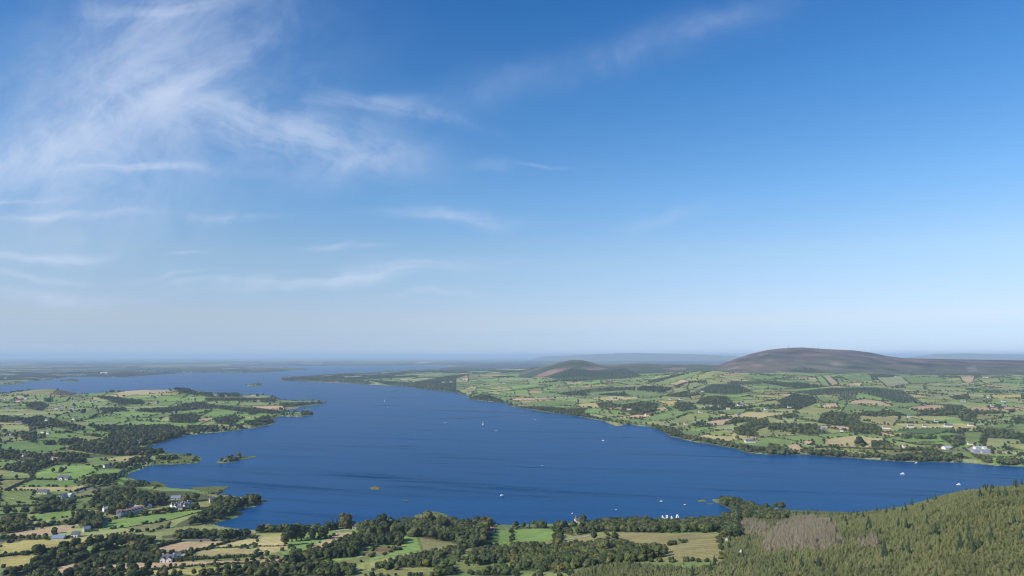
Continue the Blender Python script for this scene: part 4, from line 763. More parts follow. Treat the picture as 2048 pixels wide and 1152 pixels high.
for P, Yc in wood_cells:
    A = np.stack([ca * P[:, 0] - sa * P[:, 1], sa * P[:, 0] + ca * P[:, 1]], 1)
    sp = float(np.interp(Yc, [800, 2500, 7000], [9, 13, 24]))
    nb = len(TX); scatter(A, sp, 7, 13, MIXD, 0)
    for q in range(len(TX) - 1, nb - 1, -1):
        if look(occupied, TX[q], TY[q]): TX.pop(q); TY.pop(q); TH.pop(q); TP.pop(q); TL.pop(q)
# hedgerows of the patchwork
for a, b, rr in cuts:
    L = float(np.hypot(*(b - a))); mid = (a + b) / 2; my = sa * mid[0] + ca * mid[1]
    if my < 650 or my > 11500: continue
    if lr.random() < .12: continue
    sp = float(np.interp(my, [900, 2200, 4500, 7000, 11500], [3.4, 4.0, 6, 14, 40]))
    n = int(L / sp)
    if n < 2: continue
    tq = (np.arange(n) + RNG.uniform(.1, .9, n)) / n
    q = a + (b - a) * tq[:, None]; wxp = ca * q[:, 0] - sa * q[:, 1]; wyp = sa * q[:, 0] + ca * q[:, 1]
    x, y = wxp.copy(), wyp.copy()
    for _ in range(3): x, y = wxp - wx(x, y), wyp - wy(x, y)
    ok = (look(SD, x, y) > 3) & ~look(occupied, x, y) & ~look(moor, x, y)
    dens = vnoise(x / 90, y / 90, 151)
    for xx, yy_, dn, o in zip(x, y, dens, ok):
        if not o: continue
        if rr < .55: h = RNG.uniform(2.0, 3.8) if RNG.random() > .05 else RNG.uniform(6, 10)
        elif rr < .84:
            if dn < .45 or RNG.random() < .55: h = RNG.uniform(2, 4)
            else: h = RNG.uniform(4, 8.5)
        else:
            if dn < .22 or RNG.random() < .35: continue
            h = RNG.uniform(5, 11)
        h *= 1.5 if my > 7000 else float(np.interp(my, [900, 1500], [.95, .78]))
        put(xx, yy_, h, (PSHRUB + PSHRUB + PBROAD)[int(RNG.integers(5))] if h < 5 else MIXD[int(RNG.integers(len(MIXD)))])
# traced field edges
for P, k_ in traced_world:
    if k_ in '246': pr_ = .38
    elif k_ in '357': pr_ = .60
    else: pr_ = .42
    for a, b in zip(P, np.roll(P, -1, 0)):
        L = float(np.hypot(*(b - a))); my = float(a[1])
        if my > 9000: continue
        sp = float(np.interp(my, [800, 2200, 4500, 8000], [4.5, 6, 9, 25])); n = int(L / sp + .5); tall = RNG.random()
        for q in range(n):
            if RNG.random() > pr_: continue
            p = a + (b - a) * ((q + RNG.random()) / max(1, n)) + RNG.normal(size=2) * 1.0
            if look(SD, p[0], p[1]) < 2: continue
            h = RNG.uniform(1.8, 3.6) if RNG.random() > ((.05 if k_ in '246' else .12) + .5 * (tall > .72) * (k_ not in '246')) else RNG.uniform(4, 8)
            put(p[0], p[1], h, PSHRUB[0] if h < 4.5 else MIXD[int(RNG.integers(len(MIXD)))])
# loose trees all over the farmland
n = 3000
lx = RNG.uniform(-.85, .85, n); ly = np.exp(RNG.uniform(math.log(900), math.log(6500), n)); lx = lx * ly
ok = (look(SD, lx, ly) > 6) & ~look(occupied, lx, ly) & ~look(moor, lx, ly) & (vnoise(lx / 260, ly / 260, 171) > .52)
for x, y in zip(lx[ok], ly[ok]): put(x, y, RNG.uniform(4, 11), MIXD[int(RNG.integers(len(MIXD)))])
# shoreline trees on the far bank and left bank
n = 60000
lx = RNG.uniform(-.82, .82, n); ly = np.exp(RNG.uniform(math.log(1150), math.log(6000), n)); lx = lx * ly; sdv = look(SD, lx, ly)
ok = (sdv > 5) & ((lx > 0) | (ly > 1700)) & (sdv < np.interp(ly, [1200, 3000, 6000], [16, 26, 60])) & ~look(TRACED, lx, ly) & (vnoise(lx / 120, ly / 120, 181) > .30)
for x, y in zip(lx[ok], ly[ok]): put(x, y, RNG.uniform(5, 11), (MIXD + PWIL)[int(RNG.integers(len(MIXD) + 2))])
TX, TY, TH, TP, TL = (np.array(a) for a in (TX, TY, TH, TP, TL))

# the young spruce plantation on the near slope
n = 90000
sy = np.sqrt(RNG.uniform(250 ** 2, 860 ** 2, n)); sx = RNG.uniform(.05, .86, n) * sy; sz = zat(sx, sy)
spx = px_of(sx, sy, sz)
yfar = np.interp(spx, [1446, 1452, 1560, 1700, 1780, 1900, 2048, 2300], [yrow(1446, 1068), 800, 845, 820, 800, 780, 760, 760])
ok = np.where(spx > 1449, sy < yfar, sy < np.interp(spx, [p for p, _ in pb], yb)) & (spx > 1140) & (spx < 2200) & (look(SD, sx, sy) > 5)
sx, sy, sz, spx = sx[ok], sy[ok], sz[ok], spx[ok]
deadP = [poly_world('8', [(0, 790), (30, 700), (100, 610), (350, 550), (520, 610), (500, 680), (600, 760), (400, 790), (100, 810)], 2), poly_world('8', [(740, 740), (860, 720), (890, 790), (760, 800)], 2), poly_world('6', [(1760, 620), (1900, 580), (2048, 560), (2048, 700), (1800, 700)], 2)]
def around(P, x, y, k): c0 = P.mean(0); return inside(c0 + (P - c0) * k, x, y)
isdead = np.zeros(len(sx), bool)
for P, sc_, thr in ((deadP[0], 14, .28), (deadP[1], 9, .40), (deadP[2], 14, .56)):
    nz = vnoise(sx / sc_, sy / sc_, 191) * .7 + vnoise(sx / 4, sy / 4, 195) * .3; rnd = RNG.random(len(sx))
    isdead |= around(P, sx, sy, .85) & (nz > thr) & (rnd < .8) | around(P, sx, sy, 1.15) & (nz > thr + .16) & (rnd < .5)
stall = .5 + .5 * np.clip(fbm(sx, sy, 40, 3, 197) * 1.8, -1, 1)
sh = 1.25 + 1.15 * stall * RNG.uniform(.6, 1.3, len(sx)) + 1.3 * RNG.random(len(sx)) ** 4
sh[isdead] = RNG.uniform(3.2, 5.2, isdead.sum())
big = (RNG.random(len(sx)) < .004) & ~isdead
SPRUCES = (np.concatenate([sx]), sy, sz, sh)
edge = (spx > 1446) & (spx < 1475) & (sy > 560)
patch = fbm(sx, sy, 75, 3, 221) + .5 * fbm(sx, sy, 18, 2, 223) + .35 * (RNG.random(len(sx)) - .5)
sh = np.where(patch > .12, sh * 1.25, sh); gapm = fbm(sx, sy, 26, 2, 227) < -.42
sp_proto = np.where(isdead, PDEAD[0], np.where(patch > .10, 12, PYOU[0])); sp_proto[big] = PSPR[0]; sh[big] = RNG.uniform(5, 7.5, big.sum())
sp_proto[edge & (RNG.random(len(sx)) < .75)] = 2; sh[edge] = RNG.uniform(5, 9, edge.sum())
# ground under the plantation
pm = (Yg < 870) & (PXG > 1130) & (Yg > 200) & ((PXG > 1449) | (Yg < np.interp(PXG, [p for p, _ in pb], yb)))
Cg[pm] = np.array((.115, .120, .050)) * (1 + .3 * fbm(Xg, Yg, 12, 2, 201))[pm][:, None]

deep = (Z < -1.5)
dq = deep[:-1, :-1] & deep[1:, :-1] & deep[:-1, 1:] & deep[1:, 1:]
mq = moor[:-1, :-1]; fq = (Yg > 15000)[:-1, :-1] & (Zb > 60)[:-1, :-1]
tag(grid_obj('ground', ~dq & ~mq & ~fq), kind='structure')
tag(grid_obj('hills', ~dq & mq & ~fq), kind='structure')
tag(grid_obj('distant_hills', ~dq & fq), kind='structure')

# bank houses: tile, x, y, width, roof, label
BANK = [('1', 455, 512, 34, 0, 'white house in the middle of the left village cluster'), ('1', 498, 497, 26, 0, 'white house at the right of the left village cluster'), ('1', 580, 510, 40, 1, 'grey house at the far right end of the village cluster'), ('1', 760, 452, 30, 0, 'white house at the foot between the two left hills'), ('1', 792, 460, 24, 1, 'smaller house right of the one between the two left hills'), ('1', 150, 630, 70, 2, 'long pale farmhouse in the wood on the left edge'), ('1', 372, 606, 34, 0, 'white house in the trees below the left village'), ('1', 592, 598, 30, 1, 'pale house at the left end of the bright meadow'), ('1', 345, 705, 34, 2, 'pale house with brown roof by the green field on the left'), ('1', 388, 712, 28, 0, 'white gable beside the brown roofed pale house'),
 ('1', 212, 434, 34, 0, 'white house left of the hill foot field'), ('1', 150, 455, 40, 3, 'long red roofed house below the left hill'), ('1', 1548, 420, 36, 0, 'white house right of the straw hill field'), ('1', 1795, 410, 40, 2, 'pale house with brown roof in the right part of the left bank'), ('1', 1720, 402, 34, 0, 'white house in the pines behind the left bank'), ('1', 1262, 412, 20, 0, 'small white house under the straw hill field'), ('1', 60, 508, 28, 0, 'white house at the far left of the village cluster'), ('1', 40, 440, 24, 0, 'white house on the left slope beside tan fields'), ('1', 80, 722, 24, 1, 'pale shed at the edge of the pale green field'),
 ('1', 1108, 785, 16, 0, 'white gable in the dark shore wood'), ('3', 20, 450, 26, 0, 'white house at the root of the thin left point'), ('3', 178, 468, 20, 2, 'pale house on the thin left point'), ('3', 1502, 300, 32, 0, 'white house above the wooded slope of the far right bank'), ('3', 1556, 298, 20, 0, 'small white house right of the one on the wooded slope'), ('3', 1985, 308, 24, 0, 'white house in the fields near the cliff hill'), ('3', 1942, 335, 20, 2, 'pale house below the one near the cliff hill'), ('3', 640, 298, 20, 0, 'white house on the tip of the far peninsula'),
 ('5', 812, 432, 36, 0, 'white house left of the middle wood on the right bank'), ('5', 982, 420, 22, 0, 'small white house above the middle wood'), ('5', 1075, 436, 40, 1, 'grey roofed farm above the middle wood'), ('5', 1272, 438, 24, 0, 'white house above the yellow field on the right bank'), ('5', 1352, 436, 38, 0, 'long white house right of the yellow field'), ('5', 645, 396, 22, 0, 'tiny white house among hedges left on the right bank'), ('5', 1522, 376, 26, 0, 'white house at the edge of the dark pine wood'), ('5', 1592, 490, 24, 0, 'white house left of the straw yard'), ('5', 1660, 498, 26, 1, 'grey house in the trees below the pine wood'), ('5', 1830, 486, 70, 0, 'long white house on the straw yard'), ('5', 1728, 514, 40, 2, 'pale farm below the straw yard'), ('5', 2032, 520, 32, 0, 'white house at the right of the long green field'), ('5', 1082, 562, 46, 2, 'large pale house at the corner of the bright green slope'), ('5', 1395, 636, 50, 2, 'brown roofed farmhouse under the pale green field'), ('5', 1738, 690, 50, 1, 'grey roofed house beside the straw green field'), ('5', 1905, 778, 100, 0, 'long white house in the straw clearing near the right shore'), ('5', 935, 520, 46, 2, 'pale roofs in the middle wood'), ('5', 380, 290, 24, 0, 'pale house under the conifer hill'), ('5', 342, 326, 20, 0, 'white house above the small bright field under the hill'), ('5', 1510, 540, 40, 2, 'pale farm on the field corner left of the green field'), ('5', 440, 515, 20, 1, 'grey shed among the shore trees'), ('5', 1810, 565, 40, 1, 'grey farm sheds above the tan field'),
 ('7', 170, 542, 34, 0, 'white house at the edge of the dark wood on the right bank'), ('7', 130, 630, 36, 0, 'pale house in the left wood of the right bank'), ('7', 442, 715, 46, 4, 'blue grey barn in the big wood of the right bank'), ('7', 950, 708, 70, 2, 'long brown roofed farmhouse by the lane on the right bank'), ('7', 1132, 618, 38, 0, 'white house above the lane below the striped fields'), ('7', 1140, 698, 56, 0, 'white farmhouse in the middle of the lane row'), ('7', 1250, 696, 30, 0, 'white house right of the farmhouse on the lane'), ('7', 1345, 656, 36, 0, 'white house in the trees above the lane'), ('7', 1442, 692, 70, 0, 'long white house below the tan garden on the right'), ('7', 1620, 686, 46, 0, 'white house at the right end of the wood'), ('7', 1562, 492, 36, 0, 'white house above the right hand wood'), ('7', 1480, 446, 30, 1, 'grey house near the top hedge on the right'), ('7', 1885, 494, 34, 0, 'white house left of the far right field corner'), ('7', 1792, 532, 26, 0, 'small white house in the dark hedge on the right'), ('7', 1892, 526, 44, 4, 'blue grey sheds beside the dark hedge on the right'),
 ('7', 1430, 872, 84, 5, 'long white farm shed left of the shore farm'), ('7', 1618, 838, 46, 2, 'pale farmhouse above the shore farm yard'), ('7', 1665, 870, 50, 5, 'low white shed behind the shore farm'), ('7', 1732, 872, 30, 5, 'white silo shed at the right of the shore farm'), ('7', 1668, 902, 80, 4, 'left blue grey roofed shed of the shore farm'), ('7', 1738, 906, 84, 4, 'right blue grey roofed shed of the shore farm'), ('7', 1740, 300, 44, 0, 'white house under the moor at the right'), ('7', 1345, 290, 34, 0, 'pale house by the tan field under the moor'), ('7', 1020, 296, 20, 0, 'tiny white house under the middle of the moor'), ('7', 1120, 290, 22, 1, 'grey house among trees under the moor'), ('7', 1765, 464, 24, 2, 'pale house at the left end of the straw green field'), ('7', 590, 732, 20, 0, 'small white gable below the big wood of the right bank'), ('7', 1090, 860, 20, 2, 'brown roofed hut in the yellow green field')]
NEAR_HOUSES = [('2', 1345, 888, 110), ('2', 1412, 862, 70), ('2', 510, 236, 100), ('2', 345, 348, 85), ('2', 503, 382, 60), ('2', 470, 712, 90), ('2', 605, 694, 48), ('2', 690, 652, 44), ('2', 195, 52, 50), ('2', 440, 80, 60), ('2', 850, 140, 34), ('2', 1180, 462, 56), ('2', 1105, 480, 50), ('2', 1450, 455, 150), ('2', 980, 530, 90), ('2', 1090, 508, 60), ('2', 1410, 392, 80), ('2', 1695, 418, 30), ('4', 1066, 606, 26), ('4', 795, 632, 46), ('4', 1882, 660, 44), ('6', 528, 590, 40)]
hz_ = [(zpt(a, (b, c)), d / 4) for a, b, c, d in NEAR_HOUSES] + [(zpt(a[0], (a[1], a[2])), a[3] / 4) for a in BANK]
_z = zat(TX, TY); _px = px_of(TX, TY, _z); _b = row_of(TY, _z); _t = row_of(TY, _z + TH); _kill = np.zeros(len(TX), bool)
for (hx_, hy_), hw_ in hz_:
    _kill |= (np.abs(_px - hx_) < hw_ * .5 + 1.5) & (_b > hy_ - 3) & (_t < hy_ - 1.0) & (_b < hy_ + 40) & (RNG.random(len(TX)) < .9)
TX, TY, TH, TP, TL = (a[~_kill] for a in (TX, TY, TH, TP, TL))

# ------------------------------------------------------------------ individuals and masses of trees
TZ = zat(TX, TY)
def visible(X, Y, z, h):
    top = row_of(Y, z + h); base = row_of(Y, z)
    occ = look(MINROW, X, np.maximum(Y * .985, Y0))
    p = px_of(X, Y, z)
    return (top < occ - .5) & (p > -4) & (p < 2052) & (top < 1150), (base - top)
vis, hp = visible(TX, TY, TZ, TH)
score = np.where(vis & (TL > 0), hp, np.where(vis & (TY < 1500), hp * .8, 0))
order = np.argsort(-score)[:288]
indiv = np.zeros(len(TX), bool); indiv[order] = True; indiv &= score > 0
def make_tree(name, x, y, z, h, p, label, cat, group, rz=None, wide=1.0):
    e = empty(name, (x, y, z - .05)); e.rotation_euler = (0, 0, RNG.uniform(0, 6.28) if rz is None else rz); e.scale = (h * wide, h * wide, h)
    tag(e, label, cat, group)
    c = bpy.data.objects.new('crown', PROTO[p][0]); COL.objects.link(c); c.parent = e
    t_ = bpy.data.objects.new('trunk', PROTO[p][1]); COL.objects.link(t_); t_.parent = e
    return e, c
SRC = {}
DESC = {0: 'round green', 1: 'broad green', 11: 'round green', 2: 'round dark green', 3: 'broad dark green', 4: 'tall narrow dark', 5: 'low bushy green', 6: 'low grey green', 7: 'round pale green', 8: 'dark pointed conifer', 9: 'young', 10: 'bare', 12: 'mid green young'}
NAME = {4: 'poplar_tree', 5: 'shrub', 6: 'willow_shrub', 7: 'willow_tree', 8: 'spruce_tree'}
CAT = {5: 'shrub', 6: 'shrub', 8: 'conifer'}
def word(p): return 'shrub' if p in (5, 6) else 'tree'
for q in np.flatnonzero(indiv):
    p = int(TP[q]); ph = LABELS[TL[q]] or 'among the hedgerows of the left bank fields'
    lab = (DESC[p] if p == 8 else DESC[p] + ' ' + word(p)) + ' ' + ph
    e, c = make_tree(NAME.get(p, 'broadleaf_tree'), TX[q], TY[q], TZ[q], TH[q], p, lab, CAT.get(p, 'tree'), word(p) + 's ' + ph)
    SRC.setdefault(p, c)
# traced single trees: tile, foot, height in tile pixels, shape, label
SOLO = [('2', 425, 182, 45, 0, 'leftmost of three lone trees in the big bright green field'), ('2', 487, 185, 48, 1, 'middle one of three lone trees in the big bright green field'), ('2', 525, 162, 30, 11, 'smallest and farthest of three lone trees in the big bright green field'),
 ('2', 128, 232, 35, 2, 'lone round tree at the left end of the field above the olive field'), ('2', 253, 230, 36, 3, 'dark round tree at the hedge corner left of the white bungalow'), ('2', 880, 588, 40, 0, 'lone round tree casting a shadow in the long bright meadow'), ('2', 340, 822, 62, 2, 'dark round tree standing in the hedge between two straw fields'),
 ('2', 1045, 968, 88, 3, 'large dark oak at the left end of the tan strip'), ('2', 985, 972, 40, 11, 'small round tree left of the large dark oak'), ('2', 1715, 918, 40, 11, 'small tree on the hedge line in the middle of the tan strip'), ('2', 1315, 948, 34, 0, 'leftmost of three small round trees on the tan strip hedge'), ('2', 1365, 942, 38, 2, 'middle one of three small round trees on the tan strip hedge'), ('2', 1405, 940, 34, 11, 'rightmost of three small round trees on the tan strip hedge'), ('2', 1238, 948, 26, 0, 'tiny round bush tree standing alone on the tan strip'),
 ('2', 430, 700, 70, 7, 'pale spreading tree at the edge of the tan field'), ('2', 505, 792, 48, 1, 'bushy tree in the hedge right of the dark round tree'), ('2', 720, 762, 52, 2, 'round tree of the hedge below the yellow field'), ('2', 765, 752, 44, 3, 'broad tree next to the round one below the yellow field'),
 ('4', 230, 768, 128, 4, 'tall slender tree leftmost of the row by the tan field'), ('4', 285, 735, 150, 4, 'tallest slender tree with grey trunk in the row by the tan field'), ('4', 322, 730, 140, 4, 'slender tree right beside the tallest one of the row'), ('4', 362, 725, 135, 4, 'dark slender tree right of the tallest pair in the row'), ('4', 452, 722, 105, 4, 'slender tree standing apart in the middle of the row'), ('4', 522, 715, 108, 4, 'slender tree second from the right end of the row'), ('4', 560, 690, 80, 4, 'shortest slender tree at the right end of the row'),
 ('4', 605, 640, 105, 8, 'dark conifer on the shore left of the big round shore tree'), ('4', 645, 635, 95, 8, 'dark conifer touching the big round shore tree'), ('4', 712, 632, 125, 3, 'big round dark tree on the shore above the tan field'), ('4', 1005, 640, 125, 3, 'big dark round tree rising above the large wood'), ('4', 1375, 600, 110, 1, 'large spreading tree in front of the light green reed bed'), ('4', 300, 850, 85, 2, 'dark round tree at the lower corner of the straw field'), ('4', 300, 930, 100, 3, 'big dark tree between the tan strip and the dark wood'), ('4', 425, 985, 75, 2, 'dark round tree on the bottom edge hedge'), ('4', 740, 1000, 80, 2, 'dark bushy tree at the lower end of the grass strip'), ('4', 85, 850, 45, 1, 'spreading tree between the straw and the tan fields'),
 ('4', 1255, 880, 60, 6, 'grey green round bush alone in the middle clearing'), ('4', 1165, 905, 60, 6, 'pale willow bush beside the fir row'), ('4', 1500, 950, 80, 6, 'wide pale bush casting a long shadow over the clearing'), ('4', 1740, 925, 110, 7, 'broad pale willow right of the grass clearing'),
 ('6', 655, 715, 68, 3, 'dark rounded tree alone in the rough straw field'), ('6', 820, 715, 72, 7, 'bushy pale tree beside the rough straw field track'), ('6', 568, 605, 92, 2, 'dark tree right of the towered house'), ('6', 1375, 918, 34, 8, 'small dark fir at the lower edge of the straw field'), ('6', 1165, 865, 130, 7, 'tall pale tree at the right end of the scrub wood'), ('6', 1060, 880, 110, 1, 'round green tree near the right end of the scrub wood'), ('6', 745, 830, 115, 1, 'large round tree on the crest of the scrub wood'), ('6', 1690, 565, 48, 2, 'dark round tree at the head of the little bay'),
 ('8', 935, 862, 152, 8, 'tallest dark spruce in the middle of the near slope'), ('8', 1080, 832, 92, 8, 'smaller dark spruce right of the tallest one'), ('8', 1540, 800, 140, 8, 'dark spruce leftmost of the cluster at the right of the slope'), ('8', 1632, 812, 165, 8, 'leaning dark spruce in the middle of the cluster on the slope'), ('8', 1600, 745, 90, 8, 'dark spruce at the back of the cluster on the slope'), ('8', 1692, 770, 95, 8, 'dark spruce at the right end of the cluster on the slope'), ('8', 1800, 732, 70, 8, 'lone dark spruce right of the cluster on the slope'), ('8', 2030, 722, 95, 8, 'dark spruce cut by the right edge of the photo'), ('8', 1345, 690, 110, 8, 'dark bushy spruce in the middle of the upper slope'), ('8', 790, 665, 75, 8, 'dark spruce above the brown patch on the slope'), ('8', 270, 940, 90, 8, 'dark spruce near the bottom edge left of the tallest one'), ('8', 1300, 800, 40, 8, 'tiny blue green spruce in the middle of the slope'), ('8', 130, 905, 80, 8, 'dark spruce at the lower left of the slope'),
 ('1', 665, 552, 42, 3, 'lone round tree in the green field below the left hill'), ('1', 385, 455, 35, 3, 'large dark tree at the foot of the left hill'), ('7', 735, 845, 75, 3, 'dark clustered tree in the rough tan field by the right shore'), ('5', 1465, 590, 22, 1, 'lone tree in the pale green field on the right bank'), ('5', 1583, 580, 22, 0, 'lone small tree right of the one in the pale green field'), ('5', 1285, 565, 18, 1, 'low tree in the bright green field on the right bank'), ('5', 530, 482, 22, 2, 'dark round tree at the shore end of the wide green field')]
for k_, x, y, h, p, lab in SOLO:
    X, Y, z = hit(*zpt(k_, (x, y))); hh = h / 4 / FPX * Y * 1.0
    if len(lab.split()) < 4: lab += ' tree'
    nm = NAME.get(p, 'broadleaf_tree'); e, c = make_tree(nm, X, Y, z, hh, p, lab, CAT.get(p, 'tree'), None, wide=1.25 if (k_ == '8' and p == 8) else (1.5 if p == 4 else 1.0))
    SRC.setdefault(p, c)
# spruces of the plantation
visS, hpS = visible(sx, sy, sz, sh)
scoreS = np.where(visS, hpS, 0)
indS = np.zeros(len(sx), bool)
for pv_, cnt, nm, lab, cat, grp in ((12, 120, 'young_spruce', 'mid green young spruce in the darker drifts of the near slope', 'conifer', 'greener young spruces of the near slope'), (PYOU[0], 175, 'young_spruce', 'young yellow green spruce in the dense plantation on the near slope', 'conifer', 'young spruces of the near slope'), (PDEAD[0], 230, 'bare_larch', 'bare brown larch in the grey brown patch of the near slope', 'larch', 'bare larches of the near slope'), (PSPR[0], 60, 'spruce_tree', 'dark green spruce scattered among the young yellow green ones', 'conifer', 'dark spruces scattered over the near slope'), (2, 50, 'broadleaf_tree', 'dark green tree on the straight left edge of the near plantation', 'tree', 'edge trees of the near plantation')):
    s_ = np.where(sp_proto == pv_, scoreS, 0)
    for q in np.argsort(-s_)[:cnt]:
        if s_[q] <= 0: continue
        e, c = make_tree(nm, sx[q], sy[q], sz[q], sh[q], pv_, lab, cat, grp, wide=RNG.uniform(1.15, 1.6)); SRC.setdefault(pv_, c); indS[q] = True

def scatter_object(name, X, Y, z, H, protos, extra=(1.0, 1.35)):
    n = len(X); me = bpy.data.meshes.new(name); me.vertices.add(n)
    me.vertices.foreach_set('co', np.stack([X, Y, z - .1], 1).astype(np.float32).ravel())
    sz_ = me.attributes.new('tree_size', 'FLOAT_VECTOR', 'POINT'); wd = H * RNG.uniform(*extra, n)
    sz_.data.foreach_set('vector', np.stack([wd, wd, H], 1).astype(np.float32).ravel())
    ro = me.attributes.new('tree_turn', 'FLOAT_VECTOR', 'POINT'); rr = np.zeros((n, 3), np.float32); rr[:, 2] = RNG.uniform(0, 6.283, n); ro.data.foreach_set('vector', rr.ravel())
    used = sorted(set(int(p) for p in protos)); pick = {p: i for i, p in enumerate(used)}
    pk = me.attributes.new('tree_pick', 'INT', 'POINT'); pk.data.foreach_set('value', np.array([pick[int(p)] for p in protos], np.int32))
    o = link(name, me)
    ng = bpy.data.node_groups.new(name, 'GeometryNodeTree')
    ng.interface.new_socket('Geometry', in_out='INPUT', socket_type='NodeSocketGeometry'); ng.interface.new_socket('Geometry', in_out='OUTPUT', socket_type='NodeSocketGeometry')
    N, L = ng.nodes, ng.links
    gi, go = N.new('NodeGroupInput'), N.new('NodeGroupOutput'); iop = N.new('GeometryNodeInstanceOnPoints'); jn = N.new('GeometryNodeJoinGeometry')
    for p in reversed(used):
        oi = N.new('GeometryNodeObjectInfo'); oi.inputs['Object'].default_value = SRC[p]; oi.transform_space = 'ORIGINAL'
        oi.inputs['As Instance'].default_value = True
        L.new(oi.outputs['Geometry'], jn.inputs[0])
    def attr(nm, typ):
        a = N.new('GeometryNodeInputNamedAttribute'); a.data_type = typ; a.inputs['Name'].default_value = nm; return a.outputs['Attribute']
    L.new(gi.outputs[0], iop.inputs['Points']); L.new(jn.outputs[0], iop.inputs['Instance']); iop.inputs['Pick Instance'].default_value = True
    L.new(attr('tree_pick', 'INT'), iop.inputs['Instance Index'])
    er = N.new('FunctionNodeEulerToRotation'); L.new(attr('tree_turn', 'FLOAT_VECTOR'), er.inputs[0]); L.new(er.outputs[0], iop.inputs['Rotation'])
    L.new(attr('tree_size', 'FLOAT_VECTOR'), iop.inputs['Scale']); L.new(iop.outputs[0], go.inputs[0])
    md = o.modifiers.new('scatter', 'NODES'); md.node_group = ng
    return tag(o, kind='stuff')
for p in range(len(PROTO)):
    if p not in SRC:
        q = int(np.argmax(np.where(vis & (TP == p) & ~indiv, hp, 0))); indiv[q] = True
        e, c = make_tree(NAME.get(p, 'broadleaf_tree'), TX[q], TY[q], TZ[q], TH[q], p, DESC[p] + ' ' + word(p) + ' among the fields of the left bank', CAT.get(p, 'tree'), 'trees among the left bank fields'); SRC[p] = c
keep = ~indiv & ((vis) | (TY < 1600)) & (np.abs(TX / TY) < .84)
near_ = keep & (TY < 1500)
for nm, m in (('woodland', near_), ('far_woodland_and_hedgerows', keep & (TY >= 1500))):
    tag(scatter_object(nm, TX[m], TY[m], TZ[m], TH[m], TP[m]), 'dark green woods and hedgerow trees spread over the ' + ('near shore' if nm == 'woodland' else 'far banks'), 'woodland')
m = ~indS
tag(scatter_object('spruce_plantation', sx[m], sy[m], sz[m], sh[m], sp_proto[m], (1.15, 1.6)), 'dense young spruce plantation covering the near slope', 'plantation')
print('TREES', len(TX), keep.sum(), 'spruce', len(sx), 'fields', nfield)

# ------------------------------------------------------------------ reeds
REEDS = [[(828, 1031), (838, 1029), (852, 1031), (853, 1025), (872, 1024), (890, 1029), (900, 1036), (914, 1043), (860, 1046), (835, 1042)], [(403, 1047), (440, 1037), (482, 1025), (485, 1028), (450, 1041), (425, 1049)], [(378, 976), (420, 974), (456, 973), (442, 985), (420, 984), (400, 982)], [(293, 967), (310, 963), (332, 970), (330, 975), (305, 971)],
         [(300, 930), (340, 910), (385, 911), (403, 915), (396, 926), (340, 930)], [(478, 919), (512, 912.4), (513, 915), (480, 920)], [(739, 976), (750, 973.4), (761, 975.4), (758, 979.5), (745, 980.5)], [(808, 1002), (814, 1000.5), (818, 1002), (812, 1003)]]
RL = ['light green reed bed jutting from the near shore', 'curved reed strip along the left bay mouth', 'reed bed off the left shore wood', 'brown green reed patch near the left shore', 'broad reed spit pointing right from the left shore', 'thin reed tail of the small wooded island', 'small reed islet alone in the middle of the lake', 'tiny reed patch in open water']
for P, lb in zip(REEDS, RL):
    Q = np.stack(flat(*np.array(densify(P, 3)).T), 1)
    x0, y0 = Q.min(0); x1, y1 = Q.max(0); n = int(min(26000, (x1 - x0) * (y1 - y0) * 2.2)) + 400
    gx, gy = RNG.uniform(x0, x1, n), RNG.uniform(y0, y1, n); ok = inside(Q, gx, gy) & (vnoise(gx / 7, gy / 7, 211) > .12); gx, gy = gx[ok], gy[ok]
    if len(gx) < 8: continue
    n = len(gx); th = RNG.uniform(0, 3.14, n); h = RNG.uniform(.7, 1.5, n); w_ = RNG.uniform(.25, .6, n); zb = np.maximum(zat(gx, gy), -.1)
    V = np.stack([np.stack([gx - w_ * np.cos(th), gy - w_ * np.sin(th), zb], 1), np.stack([gx + w_ * np.cos(th), gy + w_ * np.sin(th), zb], 1), np.stack([gx + RNG.normal(size=n) * .35, gy + RNG.normal(size=n) * .35, zb + h], 1)], 1).reshape(-1, 3)
    tag(link('reed_bed', mesh_np('reed_bed', V, np.arange(3 * n).reshape(-1, 3)), M_REED), lb, 'reeds', None, 'stuff')

